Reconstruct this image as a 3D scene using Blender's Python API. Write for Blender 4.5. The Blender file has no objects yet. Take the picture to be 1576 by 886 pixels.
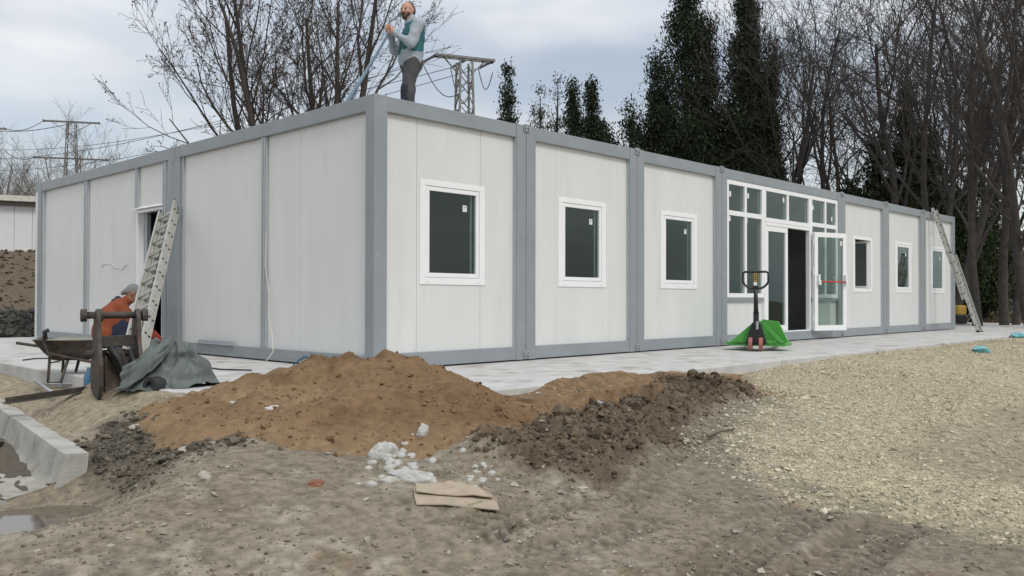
import bpy, math, random
import numpy as np
from mathutils import Vector, Matrix

# ------------------------------------------------------------------ camera, sky, sun, exposure
scene = bpy.context.scene
col = scene.collection
CAM = np.array([-5.669, -7.520, 0.769])
YAW, PITCH, ROLL = 0.80427, 0.0127, 0.00185
_fw = np.array([math.sin(YAW)*math.cos(PITCH), math.cos(YAW)*math.cos(PITCH), math.sin(PITCH)])
_r = np.array([math.cos(YAW), -math.sin(YAW), 0.0]); _u = np.cross(_r, _fw)
_rr = math.cos(ROLL)*_r + math.sin(ROLL)*_u; _uu = -math.sin(ROLL)*_r + math.cos(ROLL)*_u
cam = bpy.data.cameras.new('camera'); camo = bpy.data.objects.new('camera', cam); col.objects.link(camo)
camo.matrix_world = Matrix(((_rr[0], _uu[0], -_fw[0], CAM[0]), (_rr[1], _uu[1], -_fw[1], CAM[1]),
                            (_rr[2], _uu[2], -_fw[2], CAM[2]), (0, 0, 0, 1)))
cam.sensor_width = 36; cam.lens = 30.465; cam.clip_start = 0.05; cam.clip_end = 3000
scene.camera = camo

SUN_EL, SUN_AZ = math.radians(48), math.radians(195)      # azimuth clockwise from +Y
world = bpy.data.worlds.new('World'); scene.world = world; world.use_nodes = True
wn, wl = world.node_tree.nodes, world.node_tree.links
wn.clear()
def WN(t, **k):
    n = wn.new(t)
    for a, b in k.items(): setattr(n, a, b)
    return n
out = WN('ShaderNodeOutputWorld'); bg = WN('ShaderNodeBackground'); bg.inputs['Strength'].default_value = 1.0
sky = WN('ShaderNodeTexSky', sky_type='NISHITA', sun_disc=False, sun_elevation=SUN_EL, sun_rotation=SUN_AZ)
sky.air_density = 1.2; sky.dust_density = 2.0
skm = WN('ShaderNodeVectorMath', operation='SCALE'); skm.inputs['Scale'].default_value = 0.125
wl.new(sky.outputs[0], skm.inputs[0])
tc = WN('ShaderNodeTexCoord'); mp = WN('ShaderNodeMapping'); mp.inputs['Scale'].default_value = (1.3, 1.3, 4.2)
mp.inputs['Location'].default_value = (3.45, 1.2, 0.62)
wl.new(tc.outputs['Generated'], mp.inputs['Vector'])
nz = WN('ShaderNodeTexNoise'); nz.inputs['Scale'].default_value = 1.55; nz.inputs['Detail'].default_value = 6; nz.inputs['Roughness'].default_value = 0.48
wl.new(mp.outputs[0], nz.inputs['Vector'])
cr = WN('ShaderNodeValToRGB')                       # how much cloud hides the blue
cr.color_ramp.elements[0].position = 0.38; cr.color_ramp.elements[0].color = (.52, .52, .52, 1)
cr.color_ramp.elements[1].position = 0.56; cr.color_ramp.elements[1].color = (1, 1, 1, 1)
wl.new(nz.outputs['Fac'], cr.inputs['Fac'])
nz2 = WN('ShaderNodeTexNoise'); nz2.inputs['Scale'].default_value = 2.3; nz2.inputs['Detail'].default_value = 5; nz2.inputs['Roughness'].default_value = 0.45
mp2 = WN('ShaderNodeMapping'); mp2.inputs['Scale'].default_value = (1.0, 1.0, 3.2); mp2.inputs['Location'].default_value = (7.1, 2.4, 0.3)
wl.new(tc.outputs['Generated'], mp2.inputs['Vector']); wl.new(mp2.outputs[0], nz2.inputs['Vector'])
cc = WN('ShaderNodeValToRGB')                       # cloud body: grey-blue to white
cc.color_ramp.elements[0].position = 0.40; cc.color_ramp.elements[0].color = (.60, .64, .705, 1)
cc.color_ramp.elements[1].position = 0.64; cc.color_ramp.elements[1].color = (.97, .975, .985, 1)
wl.new(nz2.outputs['Fac'], cc.inputs['Fac'])
sx = WN('ShaderNodeSeparateXYZ'); wl.new(tc.outputs['Generated'], sx.inputs[0])
el = WN('ShaderNodeMapRange'); el.inputs['From Min'].default_value = 0; el.inputs['From Max'].default_value = 1   # overcast sky: zenith brighter
el.inputs['To Min'].default_value = 0.86; el.inputs['To Max'].default_value = 1.55
wl.new(sx.outputs['Z'], el.inputs['Value'])
cm = WN('ShaderNodeVectorMath', operation='SCALE'); wl.new(cc.outputs[0], cm.inputs[0]); wl.new(el.outputs[0], cm.inputs['Scale'])
mx = WN('ShaderNodeMix', data_type='RGBA')
wl.new(cr.outputs[0], mx.inputs['Factor']); wl.new(skm.outputs[0], mx.inputs[6]); wl.new(cm.outputs[0], mx.inputs[7])
wl.new(mx.outputs[2], bg.inputs['Color']); wl.new(bg.outputs[0], out.inputs['Surface'])

sl = bpy.data.lights.new('sun', 'SUN'); sl.energy = 1.35; sl.angle = math.radians(14); sl.color = (1, .965, .91)
so = bpy.data.objects.new('sun', sl); col.objects.link(so); so.location = (0, -20, 30)
_sd = Vector((math.sin(SUN_AZ)*math.cos(SUN_EL), math.cos(SUN_AZ)*math.cos(SUN_EL), math.sin(SUN_EL)))
so.rotation_euler = _sd.to_track_quat('Z', 'Y').to_euler()
vs = scene.view_settings; vs.view_transform = 'Standard'; vs.look = 'None'; vs.exposure = 0.0; vs.gamma = 1.0; vs.use_curve_mapping = False
scene.render.engine = 'CYCLES'

# ------------------------------------------------------------------ helpers
RIGHT = np.array([_r[0], _r[1], 0.0]); FWD = np.array([math.sin(YAW), math.cos(YAW), 0.0]); UP = np.array([0, 0, 1.0])

def hsh(ix, iy, iz, s):
    h = (ix.astype(np.int64)*374761393 + iy.astype(np.int64)*668265263 + iz.astype(np.int64)*2147483647 + s*1274126177) & 0xffffffff
    h = ((h ^ (h >> 13)) * 1274126177) & 0xffffffff
    h = (h ^ (h >> 16)) & 0xffffffff
    return h / 4294967295.0
def vnoise(x, y, z=None, s=0):
    x = np.asarray(x, float); y = np.asarray(y, float); z = np.zeros_like(x) if z is None else np.asarray(z, float)
    ix, iy, iz = np.floor(x), np.floor(y), np.floor(z)
    fx, fy, fz = x-ix, y-iy, z-iz
    fx = fx*fx*(3-2*fx); fy = fy*fy*(3-2*fy); fz = fz*fz*(3-2*fz)
    r = 0
    for a in (0, 1):
        for b in (0, 1):
            for c in (0, 1):
                w = (fx if a else 1-fx)*(fy if b else 1-fy)*(fz if c else 1-fz)
                r = r + w*hsh(ix+a, iy+b, iz+c, s)
    return r*2-1
def fbm(x, y, z=None, o=4, s=0, g=.5):
    r = 0; a = 1; f = 1
    for i in range(o):
        r = r + a*vnoise(x*f, y*f, None if z is None else z*f, s+i*17); a *= g; f *= 2.03
    return r
def ss(a, b, x):
    t = np.clip((np.asarray(x, float)-a)/(b-a), 0, 1); return t*t*(3-2*t)

class MB:
    def __init__(s): s.v = []; s.f = []; s.m = []
    def add(s, vs, fs, mi=0):
        o = len(s.v); s.v.extend([tuple(map(float, q)) for q in vs]); s.f.extend([tuple(i+o for i in f) for f in fs]); s.m.extend([mi]*len(fs)); return s
    def box(s, x0, x1, y0, y1, z0, z1, mi=0):
        return s.add([(x0,y0,z0),(x1,y0,z0),(x1,y1,z0),(x0,y1,z0),(x0,y0,z1),(x1,y0,z1),(x1,y1,z1),(x0,y1,z1)],
                     [(0,3,2,1),(4,5,6,7),(0,1,5,4),(1,2,6,5),(2,3,7,6),(3,0,4,7)], mi)
    def obox(s, c, ax, ay, az, hx, hy, hz, mi=0):
        c = np.asarray(c, float); ax, ay, az = (np.asarray(a, float)/np.linalg.norm(a) for a in (ax, ay, az))
        vs = [c+ax*hx*i+ay*hy*j+az*hz*k for k in (-1, 1) for (i, j) in ((-1,-1),(1,-1),(1,1),(-1,1))]
        return s.add(vs, [(0,3,2,1),(4,5,6,7),(0,1,5,4),(1,2,6,5),(2,3,7,6),(3,0,4,7)], mi)
    def bar(s, a, b, w, h, up=(0,0,1), mi=0):
        a, b = np.asarray(a, float), np.asarray(b, float); d = b-a; L = np.linalg.norm(d); d /= L
        sd = np.cross(d, up)
        if np.linalg.norm(sd) < 1e-4: sd = np.cross(d, (1, 0, 0))
        sd /= np.linalg.norm(sd); u2 = np.cross(sd, d)
        return s.obox((a+b)/2, d, sd, u2, L/2, w/2, h/2, mi)
    def tube(s, pts, rad, n=8, cap=True, mi=0):
        P = [np.asarray(p, float) for p in pts]
        R = [rad]*len(P) if np.isscalar(rad) else list(rad)
        t0 = P[1]-P[0]; t0 = t0/np.linalg.norm(t0)
        ref = np.array([0, 0, 1.0]) if abs(t0[2]) < .9 else np.array([1.0, 0, 0])
        nrm = np.cross(t0, ref); nrm /= np.linalg.norm(nrm); vs = []; fs = []
        for i, p in enumerate(P):
            t = P[min(i+1, len(P)-1)]-P[max(i-1, 0)]; t = t/(np.linalg.norm(t)+1e-12)
            nrm = nrm - t*(nrm@t); nrm /= (np.linalg.norm(nrm)+1e-12); bn = np.cross(t, nrm)
            for k in range(n):
                a = 2*math.pi*k/n; vs.append(p+R[i]*(math.cos(a)*nrm+math.sin(a)*bn))
        for i in range(len(P)-1):
            for k in range(n):
                fs.append((i*n+k, i*n+(k+1) % n, (i+1)*n+(k+1) % n, (i+1)*n+k))
        if cap: fs.append(tuple(range(n-1, -1, -1))); fs.append(tuple((len(P)-1)*n+k for k in range(n)))
        return s.add(vs, fs, mi)
    def prism(s, poly, ext, mi=0):          # planar 3D polygon pushed along ext
        n = len(poly); P = [np.asarray(p, float) for p in poly]; e = np.asarray(ext, float)
        vs = P+[p+e for p in P]
        return s.add(vs, [tuple(range(n-1, -1, -1)), tuple(range(n, 2*n))]+[(i, (i+1) % n, n+(i+1) % n, n+i) for i in range(n)], mi)
    def lathe(s, c, axis, prof, n=16, mi=0):  # prof: (distance along axis, radius)
        c = np.asarray(c, float); ax = np.asarray(axis, float); ax = ax/np.linalg.norm(ax)
        ref = np.array([0, 0, 1.0]) if abs(ax[2]) < .9 else np.array([1.0, 0, 0])
        e1 = np.cross(ax, ref); e1 /= np.linalg.norm(e1); e2 = np.cross(ax, e1)
        vs = [c+ax*h+r*(math.cos(2*math.pi*k/n)*e1+math.sin(2*math.pi*k/n)*e2) for h, r in prof for k in range(n)]
        fs = [(i*n+k, i*n+(k+1) % n, (i+1)*n+(k+1) % n, (i+1)*n+k) for i in range(len(prof)-1) for k in range(n)]
        return s.add(vs, fs, mi)
    def build(s, name, mats, parent=None, smooth=False, bevel=0, autos=None):
        me = bpy.data.meshes.new(name); o = np.zeros(3); p = parent
        while p is not None: o = o+np.array(p.location); p = p.parent
        V = [(a-o[0], b-o[1], c-o[2]) for a, b, c in s.v]
        me.from_pydata(V, [], s.f)
        for mm in (mats if isinstance(mats, (list, tuple)) else [mats]): me.materials.append(mm)
        if any(s.m): me.polygons.foreach_set('material_index', s.m)
        if smooth: me.polygons.foreach_set('use_smooth', [True]*len(s.f))
        me.update()
        ob = bpy.data.objects.new(name, me); col.objects.link(ob); ob.parent = parent
        if autos is not None:
            me.polygons.foreach_set('use_smooth', [True]*len(s.f)); me.set_sharp_from_angle(angle=math.radians(autos))
        if bevel:
            b = ob.modifiers.new('bevel', 'BEVEL'); b.width = bevel; b.segments = 2; b.limit_method = 'ANGLE'
        return ob

def tag(o, label=None, cat=None, group=None, kind=None):
    for k, v in (('label', label), ('category', cat), ('group', group), ('kind', kind)):
        if v: o[k] = v
    return o
def empty(name, loc, label, cat, group=None):
    o = bpy.data.objects.new(name, None); col.objects.link(o); o.location = tuple(map(float, loc)); o.empty_display_size = .1
    return tag(o, label, cat, group)
def np_mesh(name, V, F, mats, parent=None, smooth=True, colr=None):
    me = bpy.data.meshes.new(name); V = np.asarray(V, np.float32); F = np.asarray(F, np.int32); k = F.shape[1]
    o = np.zeros(3); p = parent
    while p is not None: o = o+np.array(p.location); p = p.parent
    V = (V-o).astype(np.float32)
    me.vertices.add(len(V)); me.vertices.foreach_set('co', V.ravel())
    me.loops.add(F.size); me.loops.foreach_set('vertex_index', F.ravel())
    me.polygons.add(len(F)); me.polygons.foreach_set('loop_start', np.arange(0, F.size, k, dtype=np.int32))
    me.polygons.foreach_set('loop_total', np.full(len(F), k, np.int32))
    me.polygons.foreach_set('use_smooth', np.full(len(F), smooth, bool))
    if colr is not None:
        a = me.color_attributes.new('Col', 'FLOAT_COLOR', 'POINT')
        c4 = np.ones((len(V), 4), np.float32); c4[:, :3] = colr; a.data.foreach_set('color', c4.ravel())
    for mm in (mats if isinstance(mats, (list, tuple)) else [mats]): me.materials.append(mm)
    me.update(calc_edges=True); me.validate()
    ob = bpy.data.objects.new(name, me); col.objects.link(ob); ob.parent = parent
    return ob

# ------------------------------------------------------------------ materials
def mat(name, c, rough=.6, metal=0., var=.12, vscale=6., bump=0., bscale=60., c2=None, c2pos=(.5, .62), c2scale=3., ribs=0., island=0., spec=.5, attr=False, stretch=(1, 1, 1), detail=6):
    m = bpy.data.materials.new(name); m.use_nodes = True; n, l = m.node_tree.nodes, m.node_tree.links
    b = n['Principled BSDF']; b.inputs['Roughness'].default_value = rough; b.inputs['Metallic'].default_value = metal
    b.inputs['Specular IOR Level'].default_value = spec
    t = n.new('ShaderNodeTexCoord'); mpn = n.new('ShaderNodeMapping'); mpn.inputs['Scale'].default_value = stretch
    l.new(t.outputs['Object'], mpn.inputs[0]); vec = mpn.outputs[0]
    if attr:
        a = n.new('ShaderNodeAttribute'); a.attribute_name = 'Col'; cur = a.outputs['Color']
    else:
        rgb = n.new('ShaderNodeRGB'); rgb.outputs[0].default_value = (*c, 1); cur = rgb.outputs[0]
    def noise(sc, de=detail, ro=.55):
        k = n.new('ShaderNodeTexNoise'); k.inputs['Scale'].default_value = sc; k.inputs['Detail'].default_value = de; k.inputs['Roughness'].default_value = ro
        l.new(vec, k.inputs['Vector']); return k.outputs['Fac']
    if c2 is not None:
        r = n.new('ShaderNodeValToRGB'); r.color_ramp.elements[0].position, r.color_ramp.elements[1].position = c2pos
        l.new(noise(c2scale), r.inputs[0]); k = n.new('ShaderNodeMix'); k.data_type = 'RGBA'
        l.new(r.outputs[0], k.inputs['Factor']); l.new(cur, k.inputs[6]); k.inputs[7].default_value = (*c2, 1); cur = k.outputs[2]
    def scaleby(cur, src, lo, hi, f0=.3, f1=.7):
        mr = n.new('ShaderNodeMapRange'); mr.inputs['From Min'].default_value = f0; mr.inputs['From Max'].default_value = f1
        mr.inputs['To Min'].default_value = lo; mr.inputs['To Max'].default_value = hi; l.new(src, mr.inputs['Value'])
        vm = n.new('ShaderNodeVectorMath'); vm.operation = 'SCALE'; l.new(cur, vm.inputs[0]); l.new(mr.outputs[0], vm.inputs['Scale']); return vm.outputs[0]
    if var: cur = scaleby(cur, noise(vscale), 1-var, 1+var)
    if island:
        g = n.new('ShaderNodeNewGeometry'); cur = scaleby(cur, g.outputs['Random Per Island'], 1-island, 1+island, 0, 1)
    l.new(cur, b.inputs['Base Color'])
    hsrc = None
    if bump: hsrc = (noise(bscale), bump)
    if ribs:
        sxy = n.new('ShaderNodeSeparateXYZ'); l.new(t.outputs['Object'], sxy.inputs[0])
        ad = n.new('ShaderNodeMath'); ad.operation = 'ADD'; l.new(sxy.outputs[0], ad.inputs[0]); l.new(sxy.outputs[1], ad.inputs[1])
        mu = n.new('ShaderNodeMath'); mu.operation = 'MULTIPLY'; mu.inputs[1].default_value = 2*math.pi/.05; l.new(ad.outputs[0], mu.inputs[0])
        sn = n.new('ShaderNodeMath'); sn.operation = 'SINE'; l.new(mu.outputs[0], sn.inputs[0]); hsrc = (sn.outputs[0], ribs)
    if hsrc:
        bm = n.new('ShaderNodeBump'); bm.inputs['Strength'].default_value = hsrc[1]; bm.inputs['Distance'].default_value = .004 if ribs else .02
        l.new(hsrc[0], bm.inputs['Height']); l.new(bm.outputs[0], b.inputs['Normal'])
    return m

M = {}
M['frame'] = mat('grey_paint', (.258, .284, .30), .38, var=.07, vscale=3, bump=.03, bscale=30, c2=(.33, .34, .34), c2pos=(.62, .78), c2scale=7)
M['panel'] = mat('white_panel', (.67, .682, .662), .42, var=.035, vscale=1.6, ribs=.10, stretch=(2, 2, .4), c2=(.60, .60, .57), c2pos=(.58, .9), c2scale=2.2)
M['seam'] = mat('dark_seam_core', (.10, .105, .11), .7, var=0)
M['alu'] = mat('aluminium_profile', (.42, .45, .47), .35, metal=.3, var=.06)
M['pvc'] = mat('white_pvc', (.83, .84, .84), .3, var=.02)
M['inner'] = mat('interior_lining', (.19, .19, .185), .7, var=.1)
M['gasket'] = mat('black_gasket', (.02, .02, .02), .6, var=0)
M['sticker'] = mat('white_sticker', (.75, .76, .74), .6, var=.1, vscale=80)
M['red'] = mat('red_paint', (.5, .04, .03), .4, var=.05)
M['zinc'] = mat('galvanised_steel', (.42, .44, .45), .4, metal=.6, var=.12, vscale=30)
M['roof'] = mat('roof_sheet', (.35, .37, .38), .5, var=.1)
M['concrete'] = mat('slab_concrete', (.50, .495, .475), .85, var=.14, vscale=3.5, bump=.12, bscale=70, c2=(.30, .275, .235), c2pos=(.54, .70), c2scale=2.3)
M['precast'] = mat('precast_concrete', (.40, .39, .35), .9, var=.16, vscale=5, bump=.35, bscale=45, c2=(.27, .25, .21), c2pos=(.5, .7), c2scale=4)
M['ground'] = mat('soil', (1, 1, 1), .95, var=.36, vscale=16, bump=.7, bscale=45, attr=True, spec=.15, detail=10)
M['sand'] = mat('sand', (1, 1, 1), .95, var=.20, vscale=16, bump=.55, bscale=55, attr=True, spec=.1, detail=10)
M['stone'] = mat('limestone_chips', (.455, .41, .305), .9, var=.1, vscale=20, island=.34, spec=.2)
M['pebble'] = mat('grey_pebbles', (.28, .255, .21), .9, var=.1, vscale=20, island=.45, spec=.2)
M['clod'] = mat('soil_clods', (.122, .093, .064), .95, var=.3, vscale=20, island=.5, bump=.4, bscale=60, spec=.1)
M['sandclod'] = mat('sand_clods', (.20, .128, .070), .95, var=.2, vscale=20, island=.3, bump=.4, bscale=60, spec=.1)
M['mortar'] = mat('pale_mortar', (.46, .46, .43), .9, var=.2, vscale=14, bump=.5, bscale=50, c2=(.30, .27, .22), c2pos=(.52, .66), c2scale=9)
M['card'] = mat('cardboard', (.37, .305, .225), .85, var=.12, vscale=9, bump=.1, bscale=40, c2=(.30, .23, .16), c2pos=(.6, .72), c2scale=7)
M['bark'] = mat('bark', (.055, .046, .038), .9, var=.3, vscale=8, bump=.5, bscale=20, stretch=(1, 1, .25))
M['bark2'] = mat('dark_bark', (.052, .045, .040), .9, var=.3, vscale=8)
M['twig'] = mat('pale_twigs', (.15, .125, .10), .9, var=.2)
M['bud'] = mat('buds', (.085, .06, .04), .8, var=.2, island=.3)
M['dryleaf'] = mat('dry_leaves', (.17, .085, .04), .8, var=.2, island=.4)
M['cyp'] = mat('cypress_foliage', (.036, .045, .027), 1.0, var=.2, island=.35, spec=.03)
M['cyp2'] = mat('brownish_conifer_foliage', (.045, .042, .024), .75, var=.2, island=.5, spec=.25)
M['ivy'] = mat('ivy_foliage', (.035, .050, .018), .7, var=.2, island=.5, spec=.25)
M['steel'] = mat('weathered_steel', (.20, .20, .19), .6, metal=.3, var=.2)
M['wire'] = mat('wire', (.12, .12, .13), .5, var=0)
M['rust'] = mat('rusty_steel', (.075, .066, .056), .75, metal=.25, var=.3, vscale=12, bump=.35, bscale=50, c2=(.16, .085, .05), c2pos=(.55, .7), c2scale=9)
M['rustmud'] = mat('muddy_steel', (.125, .10, .075), .85, var=.3, vscale=14, bump=.4, bscale=40, c2=(.05, .035, .025), c2pos=(.44, .6), c2scale=14)
M['copper'] = mat('rusted_pin', (.36, .19, .10), .6, metal=.3, var=.25, vscale=20)
M['tarp'] = mat('grey_green_tarpaulin', (.105, .125, .115), .55, var=.12, vscale=5, bump=.12, bscale=30)
M['rubber'] = mat('black_rubber', (.025, .025, .027), .6, var=.15)
M['ladder'] = mat('worn_aluminium', (.46, .455, .42), .5, metal=.35, var=.14, vscale=14, c2=(.38, .36, .30), c2pos=(.5, .75), c2scale=16)
M['green'] = mat('green_enamel', (.07, .33, .05), .35, var=.08, vscale=8, c2=(.07, .20, .05), c2pos=(.62, .75), c2scale=9)
M['black'] = mat('black_enamel', (.012, .012, .013), .4, var=.1)
M['wheelred'] = mat('polyurethane_wheel', (.34, .12, .10), .5, var=.1)
M['yellow'] = mat('yellow_paint', (.42, .27, .04), .5, var=.15)
M['bluehose'] = mat('pale_blue_plastic', (.27, .38, .47), .35, var=.1)
M['bluestrap'] = mat('dark_blue_strap', (.03, .10, .18), .5, var=.15)
M['cyan'] = mat('turquoise_plastic', (.16, .42, .45), .3, var=.25, vscale=18)
M['cable'] = mat('cream_cable', (.62, .58, .50), .5, var=.05)
M['skin'] = mat('skin', (.50, .28, .20), .55, var=.06, vscale=20)
M['skin2'] = mat('weathered_skin', (.30, .15, .10), .6, var=.08)
M['hair'] = mat('brown_hair', (.06, .038, .025), .7, var=.3, vscale=60, bump=.4, bscale=120)
M['hoodie'] = mat('pale_grey_fleece', (.33, .37, .41), .9, var=.10, vscale=18, bump=.2, bscale=90)
M['vest'] = mat('teal_vest', (.018, .115, .125), .8, var=.14, vscale=14, bump=.2, bscale=60)
M['work'] = mat('grey_work_trousers', (.07, .07, .072), .85, var=.15, vscale=14, bump=.2, bscale=60)
M['navy'] = mat('navy_patch', (.018, .02, .035), .8, var=.1)
M['boot'] = mat('boot_leather', (.03, .025, .02), .6, var=.2)
M['orange'] = mat('orange_sweater', (.235, .058, .022), .9, var=.14, vscale=14, bump=.25, bscale=70)
M['bluetr'] = mat('dark_blue_trousers', (.014, .018, .042), .85, var=.15)
M['cap'] = mat('grey_cap', (.20, .21, .21), .9, var=.15, vscale=30)
M['redglove'] = mat('red_glove', (.38, .04, .025), .7, var=.1)
M['eye'] = mat('eye_dark', (.02, .015, .012), .3, var=0)
M['gabion'] = mat('dark_gabion_stone', (.075, .075, .07), .85, var=.2, island=.5)
M['slatewhite'] = mat('white_sheet_wall', (.68, .70, .70), .5, var=.03, ribs=.1)
M['eave'] = mat('pale_eave', (.60, .58, .52), .7, var=.15)
M['pipe'] = mat('grey_plastic_pipe', (.45, .46, .46), .4, var=.05)
M['stake'] = mat('grey_blue_plastic_scrap', (.30, .36, .42), .5, var=.2)

def glass(name, tint, refl=1.0):
    m = bpy.data.materials.new(name); m.use_nodes = True; n, l = m.node_tree.nodes, m.node_tree.links; n.clear()
    o = n.new('ShaderNodeOutputMaterial'); tr = n.new('ShaderNodeBsdfTransparent'); tr.inputs[0].default_value = (*tint, 1)
    g = n.new('ShaderNodeBsdfGlossy'); g.inputs['Roughness'].default_value = .015; g.inputs['Color'].default_value = (.80, .90, .86, 1)
    fr = n.new('ShaderNodeFresnel'); gg = n.new('ShaderNodeNewGeometry'); mr = n.new('ShaderNodeMapRange'); mr.inputs['To Min'].default_value = 1.52; mr.inputs['To Max'].default_value = 1/1.52; l.new(gg.outputs['Backfacing'], mr.inputs['Value']); l.new(mr.outputs[0], fr.inputs['IOR'])
    mu = n.new('ShaderNodeMath'); mu.operation = 'MULTIPLY'; mu.inputs[1].default_value = refl; l.new(fr.outputs[0], mu.inputs[0])
    t = n.new('ShaderNodeTexCoord'); nn = n.new('ShaderNodeTexNoise'); nn.inputs['Scale'].default_value = 1.4; l.new(t.outputs['Object'], nn.inputs[0])
    bm = n.new('ShaderNodeBump'); bm.inputs['Strength'].default_value = .12; bm.inputs['Distance'].default_value = .03; l.new(nn.outputs[0], bm.inputs['Height']); l.new(bm.outputs[0], g.inputs['Normal'])
    mx = n.new('ShaderNodeMixShader'); l.new(mu.outputs[0], mx.inputs[0]); l.new(tr.outputs[0], mx.inputs[1]); l.new(g.outputs[0], mx.inputs[2])
    l.new(mx.outputs[0], o.inputs[0]); return m
M['glass'] = glass('window_glass', (.76, .82, .79), 1.0)
def water():
    m = mat('muddy_water', (.13, .11, .085), .06, var=.1); return m
M['water'] = water()
def bottle():
    m = mat('blue_bottle_plastic', (.16, .36, .55), .15, var=.05); b = m.node_tree.nodes['Principled BSDF']
    b.inputs['Transmission Weight'].default_value = .6; b.inputs['IOR'].default_value = 1.2; return m
M['bottle'] = bottle()
# ------------------------------------------------------------------ ground
SX0, SX1, SY0, SY1 = -2.40, 27.0, -2.25, 11.6        # slab footprint
def seg(x, y, ax, ay, bx, by):
    dx, dy = bx-ax, by-ay; L = math.hypot(dx, dy); t = ((x-ax)*dx+(y-ay)*dy)/(L*L)
    tc_ = np.clip(t, 0, 1); return np.hypot(x-ax-tc_*dx, y-ay-tc_*dy), t, ((x-ax)*(-dy)+(y-ay)*dx)/L
GP = [(3.6, -2.1), (3.0, -2.75), (2.5, -3.35), (1.5, -3.7), (.55, -3.9), (.05, -4.25), (-.15, -4.9), (-.15, -5.6), (-.55, -6.5), (-1.2, -9.), (-1, -14)]
def gravel_sd(x, y):                                  # positive on the gravel side
    d = np.full(np.shape(x), 1e9); sgn = np.ones(np.shape(x))
    for (ax, ay), (bx, by) in zip(GP[:-1], GP[1:]):
        dd, t, s = seg(x, y, ax, ay, bx, by); k = dd < d; d = np.where(k, dd, d); sgn = np.where(k, np.sign(s), sgn)
    return d*sgn
# wheel tracks pressed into the mud: polyline, half width, depth, tread pitch
TRACKS = [([(-2.75, -4.30), (-2.52, -4.27), (-2.19, -4.23), (-1.78, -4.21), (-1.5, -4.2)], .16, .030, .10),
          ([(-2.7, -4.66), (-2.38, -4.68), (-2.05, -4.71), (-1.65, -4.67), (-1.3, -4.6)], .14, .028, .10),
          ([(-1.7, -4.42), (-1.3, -4.28), (-.7, -4.05), (.3, -3.70), (1.5, -3.32), (2.5, -3.1)], .18, .036, .11),
          ([(-2.9, -5.66), (-2.42, -5.46), (-1.79, -5.28), (-1.17, -5.17), (-.55, -5.15), (.05, -5.23), (.8, -5.35)], .19, .036, .11),
          ([(-2.6, -5.95), (-2.08, -5.8), (-1.4, -5.68), (-.73, -5.61), (-.11, -5.68), (.6, -5.8)], .19, .032, .11),
          ([(.8, -5.1), (2.4, -4.7), (5, -4.2), (9, -3.9)], .2, .022, .11), ([(1.2, -6.3), (3.4, -5.9), (6, -5.4), (10, -5.0)], .2, .022, .11)]
def track_mod(x, y):
    dz = np.zeros(np.shape(x)); dark = np.zeros(np.shape(x))
    for pts, w, dep, pitch in TRACKS:
        D_ = np.full(np.shape(x), 1e9); A = np.zeros(np.shape(x)); S = np.zeros(np.shape(x)); acc = 0
        for (ax, ay), (bx, by) in zip(pts[:-1], pts[1:]):
            q, t3, s3 = seg(x, y, ax, ay, bx, by); L = math.hypot(bx-ax, by-ay); k = q < D_
            D_ = np.where(k, q, D_); A = np.where(k, acc+np.clip(t3, 0, 1)*L, A); S = np.where(k, s3, S); acc += L
        on = 1-ss(w*.8, w*1.05, D_)
        tread = ss(-.1, .5, np.sin(2*math.pi*(A+np.abs(S)*.7)/pitch))*(np.abs(S) > .018)
        fade = np.clip(.62+.8*vnoise(x*1.6, y*1.6, s=21), 0, 1)*ss(0, .25, A)*(1-ss(acc-.3, acc, A))
        dz = dz-on*fade*(dep*.45+dep*.75*tread)+.014*fade*np.exp(-((D_-w*1.15)/.035)**2)
        dark = np.maximum(dark, on*fade*(.25+.75*tread))
    return dz, dark
def ridge_h(x, y):
    d, t, s = seg(x, y, -1.75, -3.62, 2.55, -2.80)
    along = ss(-.06, .12, t)*(1-ss(.9, 1.04, t))
    w = .36*(1+.35*vnoise(x*2.1, y*2.1, s=5)); hh = .165*(1+.40*vnoise(x*1.7+9, y*1.7, s=6))
    r = hh*along*np.exp(-(s/w)**2)
    d2, t2, s2 = seg(x, y, -1.35, -4.0, -.45, -3.68)   # low spill in front of it
    return r + .07*np.exp(-(d2/.22)**2)
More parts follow.
